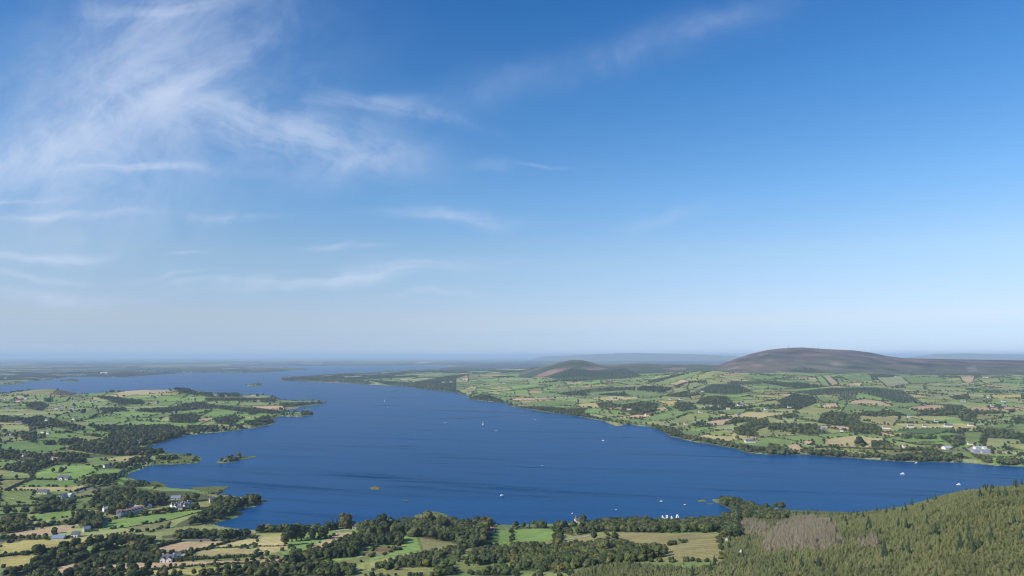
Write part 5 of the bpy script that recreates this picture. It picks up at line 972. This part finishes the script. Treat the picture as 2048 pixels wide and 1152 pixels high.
# ------------------------------------------------------------------ hedges, roads
def strip_points(k, pts, step):
    W_pts = [np.array(hit(*zpt(k, p))[:2]) for p in densify_open(pts, 3)]
    out_ = []
    for a, b in zip(W_pts[:-1], W_pts[1:]):
        n = max(1, int(np.hypot(*(b - a)) / step))
        for q in range(n): out_.append(a + (b - a) * q / n)
    out_.append(W_pts[-1]); return np.array(out_)
def densify_open(P, n):
    Q = []
    for a, b in zip(P[:-1], P[1:]):
        for i in range(n): Q.append((a[0] + (b[0] - a[0]) * i / n, a[1] + (b[1] - a[1]) * i / n))
    Q.append(P[-1]); return Q
def hedge(label, h, k, *pts):
    P = strip_points(k, list(pts), max(1.3, h * .55)); rng = np.random.default_rng(len(label)); VV, FF = [], []; off = 0
    for x, y in P:
        if look(SD, x, y) < 1: continue
        z = float(zat(x, y)); hh = h * rng.uniform(.65, 1.25); V, Fs = ico(1)
        V = V * np.array([hh * .62, hh * .62, hh * .52]) * (1 + .22 * rng.normal(size=(len(V), 1))) + np.array([x + rng.normal() * .3, y + rng.normal() * .3, z + hh * .46])
        VV.append(V); FF.append(Fs + off); off += len(V)
        d = rng.normal(size=(12, 3)); d /= np.linalg.norm(d, axis=1)[:, None]; d[:, 2] = np.abs(d[:, 2])
        C = np.array([x, y, z + hh * .5]) + d * hh * .6
        V, Fs = leaf_cards(C, d, .32 * hh ** .5, rng); VV.append(V); FF.append(Fs + off); off += len(V)
    if VV: tag(link('hedge', mesh_np('hedge', np.concatenate(VV), np.concatenate(FF)), M_HEDGE), label, 'hedge')
hedge('hedge between the two yellow straw fields at bottom left', 2.6, '2', (0, 855), (200, 833), (330, 813), (480, 788), (700, 757), (840, 722))
hedge('hedge with bushes along the top of the tan strip', 3.4, '2', (1250, 897), (1420, 888), (1700, 872), (1900, 862), (2048, 852))
hedge('low hedge between the tan strip and the yellow strip', 1.7, '2', (640, 1006), (1070, 967), (1350, 950), (1650, 922), (2030, 905))
hedge('curving hedge between the tan field and the straw field above the white house', 2.0, '2', (1460, 868), (1560, 813), (1700, 775), (1840, 735), (1960, 712))
hedge('dark hedge along the left end of the tan field', 3.6, '2', (1190, 797), (1300, 765), (1440, 733))
hedge('dark diagonal hedge beside the olive field', 2.4, '2', (40, 326), (130, 285), (235, 236))
hedge('straight hedge along the lakeside road', 2.4, '2', (600, 332), (670, 310), (745, 290))
hedge('bushy hedge under the sheep field', 3.2, '2', (0, 458), (200, 452), (400, 440), (520, 425))
hedge('hedge between the two green fields on the left', 2.6, '2', (250, 512), (380, 495), (500, 480))
hedge('thin wire grown fence line along the long meadow', 1.0, '2', (1000, 624), (1200, 590), (1370, 560), (1620, 492))
hedge('thin hedge across the straw fields near the bay', 1.3, '2', (1680, 787), (1940, 779), (2040, 752))
hedge('hedge above the olive field and in front of the bungalow', 1.8, '2', (0, 240), (230, 235), (420, 238), (600, 239))
hedge('thin hedge across the straw fields left of the tall trees', 1.3, '4', (0, 772), (140, 772), (260, 768))
hedge('hedge between the bright green meadow and the scrub', 2.6, '6', (0, 762), (150, 765), (220, 772))
hedge('low hedge between bright green meadow and the small meadow', 2.4, '6', (305, 626), (350, 645), (400, 640))
hedge('hedge between the pale meadow and the road on the far right bank', 2.4, '7', (1000, 800), (1200, 838), (1400, 842))
hedge('long hedge row behind the lakeside meadow on the right bank', 2.2, '7', (390, 858), (700, 866), (1000, 878), (1340, 888))
def road(name, label, w_, mat, k, *pts):
    P = strip_points(k, list(pts), 5.0); d = np.gradient(P, axis=0); d /= np.linalg.norm(d, axis=1)[:, None] + 1e-9; nrm = np.stack([-d[:, 1], d[:, 0]], 1)
    rows_ = []
    for s in (-.5, -.17, .17, .5):
        q = P + nrm * w_ * s; rows_.append(np.stack([q[:, 0], q[:, 1], np.maximum(zat(q[:, 0], q[:, 1]), 0) + .35], 1))
    V = np.stack(rows_, 1); n = len(P); V = V.reshape(-1, 3)
    Q = np.array([[4 * i + j, 4 * i + j + 1, 4 * i + j + 5, 4 * i + j + 4] for i in range(n - 1) for j in range(3)])
    tag(link(name, mesh_np(name, V, Q), mat), kind='structure')
road('road', '', 7, M_ROAD, '2', (600, 350), (690, 315), (790, 288), (830, 270), (940, 200), (1000, 170))
road('road', '', 5, M_TRACK, '2', (1190, 893), (1300, 868), (1370, 850))
road('path', '', 5, M_TRACK, '2', (1440, 850), (1540, 815), (1450, 860))
road('road', '', 5, M_ROAD, '2', (1440, 728), (1600, 720), (1850, 724), (1990, 700))
road('road', '', 5, M_TRACK, '6', (400, 728), (450, 715), (560, 700), (620, 684))
road('road', '', 6, M_ROAD, '7', (390, 854), (700, 862), (1000, 876), (1350, 884), (1600, 892))
road('road', '', 6, M_TRACK, '7', (1800, 908), (1920, 912), (2048, 918))
road('path', '', 5, M_TRACK, '4', (620, 650), (700, 640), (790, 633))
road('path', '', 4, M_TRACK, '4', (830, 855), (930, 845), (990, 842))

# ------------------------------------------------------------------ houses
def bm_obj(name, bm, mat, parent=None):
    me = bpy.data.meshes.new(name); bm.normal_update(); bm.to_mesh(me); bm.free(); return link(name, me, mat, parent)
def box_bm(bm, x0, x1, y0, y1, z0, z1):
    v = [bm.verts.new(c) for c in ((x0, y0, z0), (x1, y0, z0), (x1, y1, z0), (x0, y1, z0), (x0, y0, z1), (x1, y0, z1), (x1, y1, z1), (x0, y1, z1))]
    for q in ((0, 3, 2, 1), (4, 5, 6, 7), (0, 1, 5, 4), (1, 2, 6, 5), (2, 3, 7, 6), (3, 0, 4, 7)): bm.faces.new([v[i] for i in q])
def gable_walls(bm, x0, x1, y0, y1, z0, z1, rise, axis):
    if axis == 'x':
        pts = [((x0, y0), (x0, y1)), ((x1, y0), (x1, y1))]; prof = [[(x, y0, z0), (x, y1, z0), (x, y1, z1), (x, (y0 + y1) / 2, z1 + rise), (x, y0, z1)] for x in (x0, x1)]
    else: prof = [[(x0, y, z0), (x1, y, z0), (x1, y, z1), ((x0 + x1) / 2, y, z1 + rise), (x0, y, z1)] for y in (y0, y1)]
    A = [bm.verts.new(c) for c in prof[0]]; B = [bm.verts.new(c) for c in prof[1]]
    bm.faces.new(A); bm.faces.new(B[::-1])
    for i in (0, 1, 4): bm.faces.new([A[i], A[(i + 1) % 5], B[(i + 1) % 5], B[i]])
    for i in (2, 3): bm.faces.new([A[i], A[i + 1], B[i + 1], B[i]])
def gable_roof(bm, x0, x1, y0, y1, z1, rise, axis, ov=.35, th=.22):
    hw = ((y1 - y0) if axis == 'x' else (x1 - x0)) / 2; sl = rise / hw
    for s in (-1, 1):
        if axis == 'x':
            c = (y0 + y1) / 2; e = c + s * (hw + ov); P = [(x0 - ov, e, z1 - ov * sl + .03), (x1 + ov, e, z1 - ov * sl + .03), (x1 + ov, c, z1 + rise + .03), (x0 - ov, c, z1 + rise + .03)]
        else:
            c = (x0 + x1) / 2; e = c + s * (hw + ov); P = [(e, y0 - ov, z1 - ov * sl + .03), (e, y1 + ov, z1 - ov * sl + .03), (c, y1 + ov, z1 + rise + .03), (c, y0 - ov, z1 + rise + .03)]
        a = [bm.verts.new(p) for p in P]; b = [bm.verts.new((p[0], p[1], p[2] + th)) for p in P]
        bm.faces.new(a); bm.faces.new(b[::-1])
        for i in range(4): bm.faces.new([a[i], a[(i + 1) % 4], b[(i + 1) % 4], b[i]])
def sink(x, y, r):
    return min(float(zat(x + a, y + b)) for a in (-r, 0, r) for b in (-r, 0, r)) 
def house(name, label, cat, group, k, px_, py_, wz, roof=M_SLATE, wall=M_WHITE, yaw=None, depth=None, wh=None, gables=0, chim=1, detail=1, scale=1.0, tz=None):
    X, Y, z = hit(*zpt(k, (px_, py_))); w_ = max(6.0, wz / 4 / FPX * Y * scale)
    d = depth or max(6.5, min(9.5, w_ * .55)); wh = wh or (3.0 if w_ > 11 else 3.6)
    if tz is not None: w_, d = tz
    rise = d * .36
    e = empty(name, (X, Y, sink(X, Y, w_ * .35) - .1), R(yaw if yaw is not None else random.uniform(-22, 22)))
    tag(e, label, cat, group)
    hx, hy = w_ / 2, d / 2
    bm = bmesh.new(); gable_walls(bm, -hx, hx, -hy, hy, -1.5, wh, rise, 'x'); bm_obj('wall', bm, wall, e)
    bm = bmesh.new(); gable_roof(bm, -hx, hx, -hy, hy, wh, rise, 'x')
    gx = [(-hx + hx * 2 * (q + .5) / gables) for q in range(gables)]
    for x in gx:
        gw = min(2.4, hx * .7 / max(1, gables) + .8)
        gable_roof(bm, x - gw, x + gw, -hy - 2.2, -hy + hy, wh, gw * .75, 'y', .25)
    ro = bm_obj('roof', bm, roof, e)
    for x in gx:
        gw = min(2.4, hx * .7 / max(1, gables) + .8)
        bm = bmesh.new(); gable_walls(bm, x - gw, x + gw, -hy - 2.2, -hy + .02, -1.5, wh, gw * .75, 'y'); bm_obj('gable', bm, wall, e)
    for c in range(chim):
        x = (-hx + .6) if c == 0 else hx - .6
        bm = bmesh.new(); box_bm(bm, x - .45, x + .45, -.35, .35, wh + rise - .6, wh + rise + 1.1); box_bm(bm, x - .16, x + .16, -.16, .16, wh + rise + 1.1, wh + rise + 1.5); bm_obj('chimney', bm, wall, ro)
    if detail:
        n = max(2, int(w_ / 3.4))
        for q in range(n):
            x = -hx + w_ * (q + .5) / n
            yy_ = -hy
            for g in gx:
                if abs(x - g) < 2.2: yy_ = -hy - 2.2
            door = (q == n // 2) and not gx
            bm = bmesh.new()
            if door: box_bm(bm, x - .5, x + .5, yy_ - .06, yy_ + .1, 0.05, 2.15); bm_obj('door', bm, M_DARKHULL, e)
            else: box_bm(bm, x - .65, x + .65, yy_ - .05, yy_ + .1, 1.0, 2.2); bm_obj('window', bm, M_GLASS, e)
    return e
H = house
H('white_house', 'white gabled house with a dark slate roof beside the tan strip', 'house', None, '2', 1345, 888, 90, gables=2, yaw=6, depth=8, chim=2, wh=3.4)
H('long_barn', 'low dark roofed wing running right from the white gabled house', 'outbuilding', None, '2', 1412, 862, 60, roof=M_SLATE, wall=M_WHITE, yaw=22, chim=0, depth=6, wh=2.6)
H('bungalow', 'white bungalow with a small gable in front of the big bright green field', 'house', None, '2', 510, 236, 95, yaw=-4, gables=1, chim=2)
H('bungalow', 'pale bungalow among garden trees right of the sheep field', 'house', None, '2', 345, 348, 75, roof=M_SLATE, wall=M_CREAM, yaw=4)
H('white_house', 'white gable ended house right of the pale bungalow', 'house', None, '2', 503, 382, 50, roof=M_SLATE, yaw=40, gables=1); H('outbuilding', 'small white outbuilding by the lakeside road junction', 'outbuilding', None, '2', 560, 378, 34, roof=M_LIGHTROOF, yaw=-10, chim=0)
for q in range(8):
    H('terraced_cottage', 'white terraced cottage with brown roof in the long row above the meadow' if q else 'tall white end cottage at the left of the terraced row', 'house', 'cottages of the terraced row', '2', 952 + 25 * q, 536 - 6.2 * q, 26, roof=M_ROOFB, yaw=24 + 3 * (q % 3), depth=8, wh=4.6 if q else 6.2, gables=1, chim=q % 2, tz=(5.6, 8), detail=1)
H('white_house', 'large white house with grey roof behind the terraced row', 'house', None, '2', 1180, 462, 50, roof=M_SLATE, yaw=-25, depth=7, wh=3.4); H('white_house', 'white house joined near the upper end of the terraced row', 'house', None, '2', 1105, 480, 50, roof=M_LIGHTROOF, yaw=14); H('cottage', 'small white cottage between trees above the terraced row', 'house', None, '2', 1052, 470, 34, roof=M_SLATE, yaw=60)
for q, (x, y) in enumerate([(1385, 458), (1408, 468), (1428, 452), (1452, 458), (1470, 444), (1492, 448), (1512, 436), (1440, 474), (1486, 462)]):
    H('holiday_cottage', 'white gabled holiday cottage in the tight cluster right of the terraced row', 'house', 'holiday cottages of the tight cluster', '2', x, y, 22, roof=M_SLATE, tz=(6, 5.5), yaw=[60, 75, 20, 80, 65, 25, 70, 15, 62][q], depth=5.5, wh=3.2, detail=0)
H('long_barn', 'long grey roofed barn in the trees above the cottage cluster', 'barn', None, '2', 1410, 392, 70, roof=M_METAL, wall=M_CREAM, yaw=9, chim=0, depth=7, wh=2.2); H('white_house', 'white house half hidden in the shore wood', 'house', None, '2', 1695, 418, 34, yaw=30, wh=5); H('cottage', 'small white cottage in trees left of the terraced row', 'house', None, '2', 845, 490, 28, roof=M_LIGHTROOF, yaw=50)
H('glasshouse', 'low pale glasshouse beside the hedge of the tan field', 'glasshouse', None, '2', 470, 712, 90, roof=M_METAL, wall=M_LIGHTROOF, yaw=8, chim=0, wh=2, detail=0); H('white_house', 'white house at the right end of the hedge by the glasshouse', 'house', None, '2', 605, 694, 48, roof=M_SLATE, yaw=5); H('barn', 'grey roofed barn among trees right of the tan field', 'barn', None, '2', 690, 652, 44, roof=M_METAL, wall=M_STONE, yaw=50, chim=0)
H('white_house', 'white house with two gables above the dark meadow on the left', 'house', None, '2', 195, 52, 50, gables=2); H('white_house', 'white house at the wood edge left of the upper straw field', 'house', None, '2', 440, 80, 60, roof=M_ROOFB, gables=1); H('white_house', 'white house in trees left of the shore meadow', 'house', None, '2', 850, 140, 34, yaw=50); H('cottage', 'tiny white cottage in the wood at the left edge', 'house', None, '2', 120, 172, 20)
H('boathouse', 'white boathouse on the near shore left of the large dark wood tree', 'boathouse', None, '4', 1066, 606, 26, roof=M_SLATE, wh=5, yaw=20); H('shore_house', 'pale house with a terrace on the near shore', 'house', None, '4', 795, 632, 46, roof=M_SLATE, wall=M_CREAM, yaw=12); H('field_shed', 'white shed with a red roof at the corner of the bright green meadow', 'shed', None, '4', 1882, 660, 44, roof=M_ROOFR, chim=0, yaw=-8, detail=0)
# towered house
tw = H('towered_house', 'pale towered house on the near shore beside a dark tree', 'house', None, '6', 528, 590, 44, roof=M_SLATE, wall=M_CREAM, yaw=15, wh=5)
bm = bmesh.new(); box_bm(bm, -3.6, -1.4, -.9, .9, -1, 7.5); bm_obj('tower', bm, M_STONE, tw)
bm = bmesh.new(); bmesh.ops.create_cone(bm, cap_ends=True, segments=4, radius1=1.45, radius2=.05, depth=3, matrix=Matrix.Translation((-2.5, 0, 9.52)) @ Matrix.Rotation(R(45), 4, 'Z')); bm_obj('spire', bm, M_SLATE, tw)
ROOFS = [M_SLATE, M_SLATE, M_ROOFB, M_ROOFR, M_METAL, M_LIGHTROOF]
for k_, x, y, w_, rt, lb in BANK:
    shed = 'shed' in lb or 'barn' in lb
    H('farm_shed' if shed else 'house', lb, 'shed' if shed else 'house', None, k_, x, y, w_, roof=ROOFS[rt], wall=(M_CREAM if 'pale' in lb else M_STONE if rt == 4 else (M_STONE if rt == 1 and 'white' not in lb else M_WHITE)), chim=0 if shed else 1, detail=0, scale=.8, wh=4.2 if k_ in '13' else 3.4)
for q, (x, y, w_) in enumerate([(1095, 212, 26), (1130, 208, 26), (1165, 210, 30), (1205, 212, 26), (1240, 209, 30), (1375, 222, 30), (1420, 226, 36), (1465, 222, 30), (1500, 226, 34), (1530, 224, 20), (1748, 217, 20), (905, 258, 28), (950, 262, 34), (985, 264, 24), (45, 266, 24)]):
    H('far_house', 'white house of the villages along the far shore', 'house', 'white houses along the far shore', '1', x, y, w_ * .7, roof=M_SLATE, detail=0, chim=0, wh=5)
H('far_hotel', 'big white building on the far shore left of the villages', 'building', None, '1', 832, 232, 56, roof=M_LIGHTROOF, detail=0, chim=0, wh=12, depth=20)

# ------------------------------------------------------------------ masts on the summit
for px_, py_, hpx, lb in ((1577.5, 696, 8.5, 'tall thin telecom mast left on the mountain summit'), (1628.5, 697, 5.5, 'short thick telecom mast in the middle of the summit'), (1637.5, 697.3, 8, 'tall telecom mast right on the mountain summit')):
    j = 6480.0; X = (px_ - 1024) / FPX * (j * CT); z = float(zat(X, j)); hh = hpx / FPX * j
    e = tag(empty('telecom_mast', (X, j, z - 1)), lb, 'mast', 'telecom masts on the summit')
    bm = bmesh.new()
    for a in range(3):
        th = a * 2.094; bmesh.ops.create_cone(bm, cap_ends=True, segments=5, radius1=.5, radius2=.35, depth=hh, matrix=Matrix.Translation((1.1 * math.cos(th), 1.1 * math.sin(th), hh / 2)))
    for q in range(int(hh / 3)):
        bmesh.ops.create_cone(bm, cap_ends=True, segments=3, radius1=1.4, radius2=1.4, depth=.35, matrix=Matrix.Translation((0, 0, 1.5 + q * 3)))
    bm_obj('lattice', bm, M_STEEL, e)
    for q in range(3):
        bm = bmesh.new(); bmesh.ops.create_cone(bm, cap_ends=True, segments=12, radius1=1.3, radius2=1.0, depth=.6, matrix=Matrix.Translation((0, -1.9, hh * (.6 + .14 * q))) @ Matrix.Rotation(R(90), 4, 'X')); bm_obj('dish', bm, M_BOAT, e)
X, Y, z = hit(1575, 697.5); 
H('mast_hut', 'low white equipment hut beside the left summit mast', 'hut', None, '7', 148, 68, 12, detail=0, chim=0)

# ------------------------------------------------------------------ boats
def hull_bm(L, B, Hh):
    bm = bmesh.new(); rings = []
    for t_ in np.linspace(0, 1, 9):
        x = -L / 2 + L * t_; w_ = B / 2 * (1 - max(0, (t_ - .45) / .55) ** 2.2) * (.86 + .14 * min(1, t_ * 3)); sh_ = Hh * (1 + .35 * t_ * t_)
        if t_ == 1: w_ = .04
        rings.append([bm.verts.new(p) for p in ((x, -w_, sh_), (x, -w_ * .82, .05), (x, 0, -.35), (x, w_ * .82, .05), (x, w_, sh_))])
    for a, b in zip(rings[:-1], rings[1:]):
        for i in range(4): bm.faces.new([a[i], a[i + 1], b[i + 1], b[i]])
        bm.faces.new([a[4], a[0], b[0], b[4]])
    bm.faces.new(rings[0]); return bm
def boat(kind, label, px_, py_, L, yaw, hullmat=M_BOAT):
    L *= .86
    X, Y = flat(px_, py_); e = tag(empty({'sail': 'sailboat', 'cruiser': 'cabin_cruiser', 'motor': 'motorboat'}[kind], (X, Y, 0.02), R(yaw)), label, {'sail': 'sailboat', 'cruiser': 'boat', 'motor': 'boat'}[kind], 'boats on the lake')
    B = L * .32; Hh = L * .10
    bm_obj('hull', hull_bm(L, B, Hh), hullmat, e)
    bm = bmesh.new()
    def wedge(x0, x1, w_, z0, z1, rake):
        P = [(x0, -w_, z0), (x1, -w_ * .8, z0), (x1, w_ * .8, z0), (x0, w_, z0), (x0 + rake * .4, -w_ * .85, z1), (x1 - rake, -w_ * .65, z1), (x1 - rake, w_ * .65, z1), (x0 + rake * .4, w_ * .85, z1)]
        v = [bm.verts.new(p) for p in P]
        for q in ((0, 3, 2, 1), (4, 5, 6, 7), (0, 1, 5, 4), (1, 2, 6, 5), (2, 3, 7, 6), (3, 0, 4, 7)): bm.faces.new([v[i] for i in q])
    if kind == 'cruiser':
        wedge(-L * .35, L * .28, B * .38, Hh * 1.02, Hh * 2.5, L * .10); wedge(-L * .30, L * .05, B * .30, Hh * 2.52, Hh * 3.6, L * .08); bm_obj('cabin', bm, M_BOAT, e)
        bm = bmesh.new(); wedge(-L * .28, L * .262, B * .395, Hh * 1.5, Hh * 2.1, L * .07); bm_obj('window', bm, M_GLASS, e)
    elif kind == 'motor':
        wedge(-L * .05, L * .25, B * .34, Hh * 1.0, Hh * 2.2, L * .08); bm_obj('cabin', bm, M_BOAT, e)
        bm = bmesh.new(); box_bm(bm, -L * .56, -L * .50, -.22, .22, -.1, Hh * 1.4); bm_obj('outboard_engine', bm, M_DARKHULL, e)
    else:
        wedge(-L * .1, L * .22, B * .28, Hh * 1.02, Hh * 1.6, L * .05); bm_obj('cabin', bm, M_BOAT, e)
        mh = L * 1.35; bm = bmesh.new(); bmesh.ops.create_cone(bm, cap_ends=True, segments=8, radius1=.09, radius2=.05, depth=mh, matrix=Matrix.Translation((L * .08, 0, mh / 2))); bm_obj('mast', bm, M_STEEL, e)
        for nm, tri in (('mainsail', [(L * .06, 0, Hh * 2.2), (-L * .42, L * .10, Hh * 2.3), (L * .07, .0, mh * .98)]), ('jib', [(L * .48, 0, Hh * 1.8), (L * .10, L * .07, Hh * 2), (L * .09, 0, mh * .82)])):
            bm = bmesh.new(); a, b, c = (Vector(p) for p in tri); n = 6; rows_ = []
            for i in range(n + 1):
                rr = []
                for q in range(n + 1 - i):
                    u, v = q / n, i / n; p = a * (1 - u - v) + b * u + c * v; p.y += L * .05 * math.sin(math.pi * (u + v * .5)) * (1 - v); rr.append(bm.verts.new(p))
                rows_.append(rr)
            for i in range(n):
                for q in range(n - i):
                    bm.faces.new([rows_[i][q], rows_[i][q + 1], rows_[i + 1][q]])
                    if q < n - i - 1: bm.faces.new([rows_[i][q + 1], rows_[i + 1][q + 1], rows_[i + 1][q]])
            bmesh.ops.solidify(bm, geom=bm.faces[:], thickness=.04); bm_obj(nm, bm, M_SAIL, e)
    return e
boat('sail', 'white sailboat under full sail in the middle of the lake', 966, 850, 11, 60); boat('motor', 'small white boat just right of the sailboat under full sail', 992, 861.5, 9, 20); boat('sail', 'tiny distant white sailboat near the far middle of the lake', 769, 804, 11, 80)
boat('motor', 'tiny distant boat left of the big sailboat', 890, 846, 9, 10); boat('motor', 'tiny white boat off the wooded far right shore', 1070, 839.5, 8, 15); boat('cruiser', 'white cruiser off the right bank between far shore and centre', 1206, 881.5, 6.5, 170)
boat('cruiser', 'white boat alone in the lower middle of the lake', 1004.5, 992, 7.5, 20); boat('motor', 'small pale boat in open water above the lower middle boat', 1084, 932, 6, 30); boat('cruiser', 'white cabin boat moored left of the wooded point', 1321.5, 1004.5, 7, 185, M_DARKHULL); boat('motor', 'small white boat between the cabin boat and the wooded point', 1369.5, 1010, 5.5, 30)
boat('cruiser', 'upper left of two white cruisers in the right part of the lake', 1804.5, 948.5, 8.5, 168); boat('cruiser', 'lower right of two white cruisers close to the near slope', 1917, 970, 7.5, 172); boat('motor', 'small white boat near the shore left of the towered house', 1144.5, 1027.5, 5, 60); boat('motor', 'tiny boat in open water above the shore wood', 1232, 1019.5, 4.5, 40)
boat('motor', 'low boat lying under the far right shore', 1832, 926.5, 8, 4)

# ------------------------------------------------------------------ inflatable water park
def tube(bm, p, q, r):
    p, q = Vector(p), Vector(q); d = q - p; bmesh.ops.create_cone(bm, cap_ends=True, segments=12, radius1=r, radius2=r, depth=d.length, matrix=Matrix.Translation((p + q) / 2) @ d.to_track_quat('Z', 'Y').to_matrix().to_4x4())
WP = [(1327, 1040, 'slide', 'leaning white inflatable slide leftmost in the water park'), (1334, 1040, 'tower', 'white inflatable tower second from left in the water park'), (1345, 1041, 'slide', 'white inflatable slide in the middle of the water park'), (1355, 1041, 'climber', 'tall white inflatable climbing frame at the right of the water park'), (1342, 1044, 'float', 'flat white inflatable float in front of the water park'), (1381, 1043, 'float', 'pale upturned float lying right of the water park')]
for px_, py_, kd, lb in WP:
    X, Y = flat(px_, py_); e = tag(empty('inflatable_' + kd, (X, Y, 0), R(random.uniform(-15, 15))), lb, 'inflatable', 'inflatable water park pieces')
    bm = bmesh.new()
    if kd == 'slide':
        for s in (-.7, 0, .7): tube(bm, (2.0, s, .3), (-1.2, s, 5.2), .4)
        bm_obj('slide', bm, M_INFL, e); bm = bmesh.new(); tube(bm, (-1.6, 0, .2), (-1.3, 0, 5.0), .55); bm_obj('leg', bm, M_INFL, e)
    elif kd == 'tower':
        for s in (-.9, .9): tube(bm, (s * 1.2, 0, .2), (s * .8, 0, 5.5), .45)
        bm_obj('leg', bm, M_INFL, e); bm = bmesh.new(); tube(bm, (-1.2, 0, 5.4), (1.2, 0, 5.4), .5); tube(bm, (-1.2, 0, 2.6), (1.2, 0, 2.6), .4); bm_obj('rung', bm, M_INFL, e)
    elif kd == 'climber':
        for s in (-1, 1):
            for t_ in (-1, 1):
                bm = bmesh.new(); tube(bm, (s * 2.2, t_ * 1.8, .2), (s * .3, 0, 7.0), .45); bm_obj('leg', bm, M_INFL, e)
        bm = bmesh.new()
        for zz in (1.8, 3.6): tube(bm, (-1.7 + zz * .2, -1.2, zz), (1.7 - zz * .2, -1.2, zz), .3)
        bm_obj('rung', bm, M_ROOFR, e)
    else:
        for s in (-.8, 0, .8): tube(bm, (-2.4, s, .35), (2.4, s, .5), .45)
        bm_obj('float', bm, M_INFL, e)
# pale rocks by the plantation edge
for x, y, r_, lb in ((1705, 712, .9, 'upper pale rock at the plantation edge'), (1714, 738, 1.1, 'middle pale rock at the plantation edge'), (1830, 835, 1.0, 'lowest pale rock inside the plantation edge')):
    X, Y, z = hit(*zpt('6', (x, y))); V, Fs = ico(3); rng = np.random.default_rng(x)
    nn = vnoise(V[:, 0] * 2 + 9, V[:, 1] * 2 + V[:, 2], x); V = V * (r_ * (.7 + .6 * nn))[:, None] * np.array([1.2, .9, 1.5]) + np.array([0, 0, r_ * .8])
    o = link('rock', mesh_np('rock', V, Fs), M_STONE); o.location = (X, Y - 2, z + 1.0); tag(o, lb, 'rock', 'pale rocks of the plantation edge')
# sheep
def sheep_mesh():
    bm = bmesh.new()
    bmesh.ops.create_uvsphere(bm, u_segments=16, v_segments=10, radius=1, matrix=Matrix.Translation((0, 0, .72)) @ Matrix.Diagonal((.62, .30, .32, 1)))
    bmesh.ops.create_uvsphere(bm, u_segments=12, v_segments=8, radius=1, matrix=Matrix.Translation((.72, 0, .86)) @ Matrix.Rotation(R(35), 4, 'Y') @ Matrix.Diagonal((.22, .11, .12, 1)))
    for sx_ in (-.38, .38):
        for sy_ in (-.15, .15): bmesh.ops.create_cone(bm, cap_ends=True, segments=8, radius1=.05, radius2=.09, depth=.6, matrix=Matrix.Translation((sx_, sy_, .3)))
    for sy_ in (-.13, .13): bmesh.ops.create_uvsphere(bm, u_segments=8, v_segments=6, radius=1, matrix=Matrix.Translation((.62, sy_, .97)) @ Matrix.Diagonal((.04, .09, .04, 1)))
    me = bpy.data.meshes.new('sheep'); bm.to_mesh(me); bm.free(); me.materials.append(M_WOOL); return me
shm = sheep_mesh()
for x, y, a, lb in ((92, 392, 10, 'left one of two white sheep in the pale green field'), (107, 394, 160, 'right one of two white sheep in the pale green field')):
    X, Y, z = hit(*zpt('2', (x, y))); o = link('sheep', shm); o.location = (X, Y, z); o.rotation_euler = (0, 0, R(a)); o.scale = (1.3,) * 3; tag(o, lb, 'sheep', 'sheep grazing')
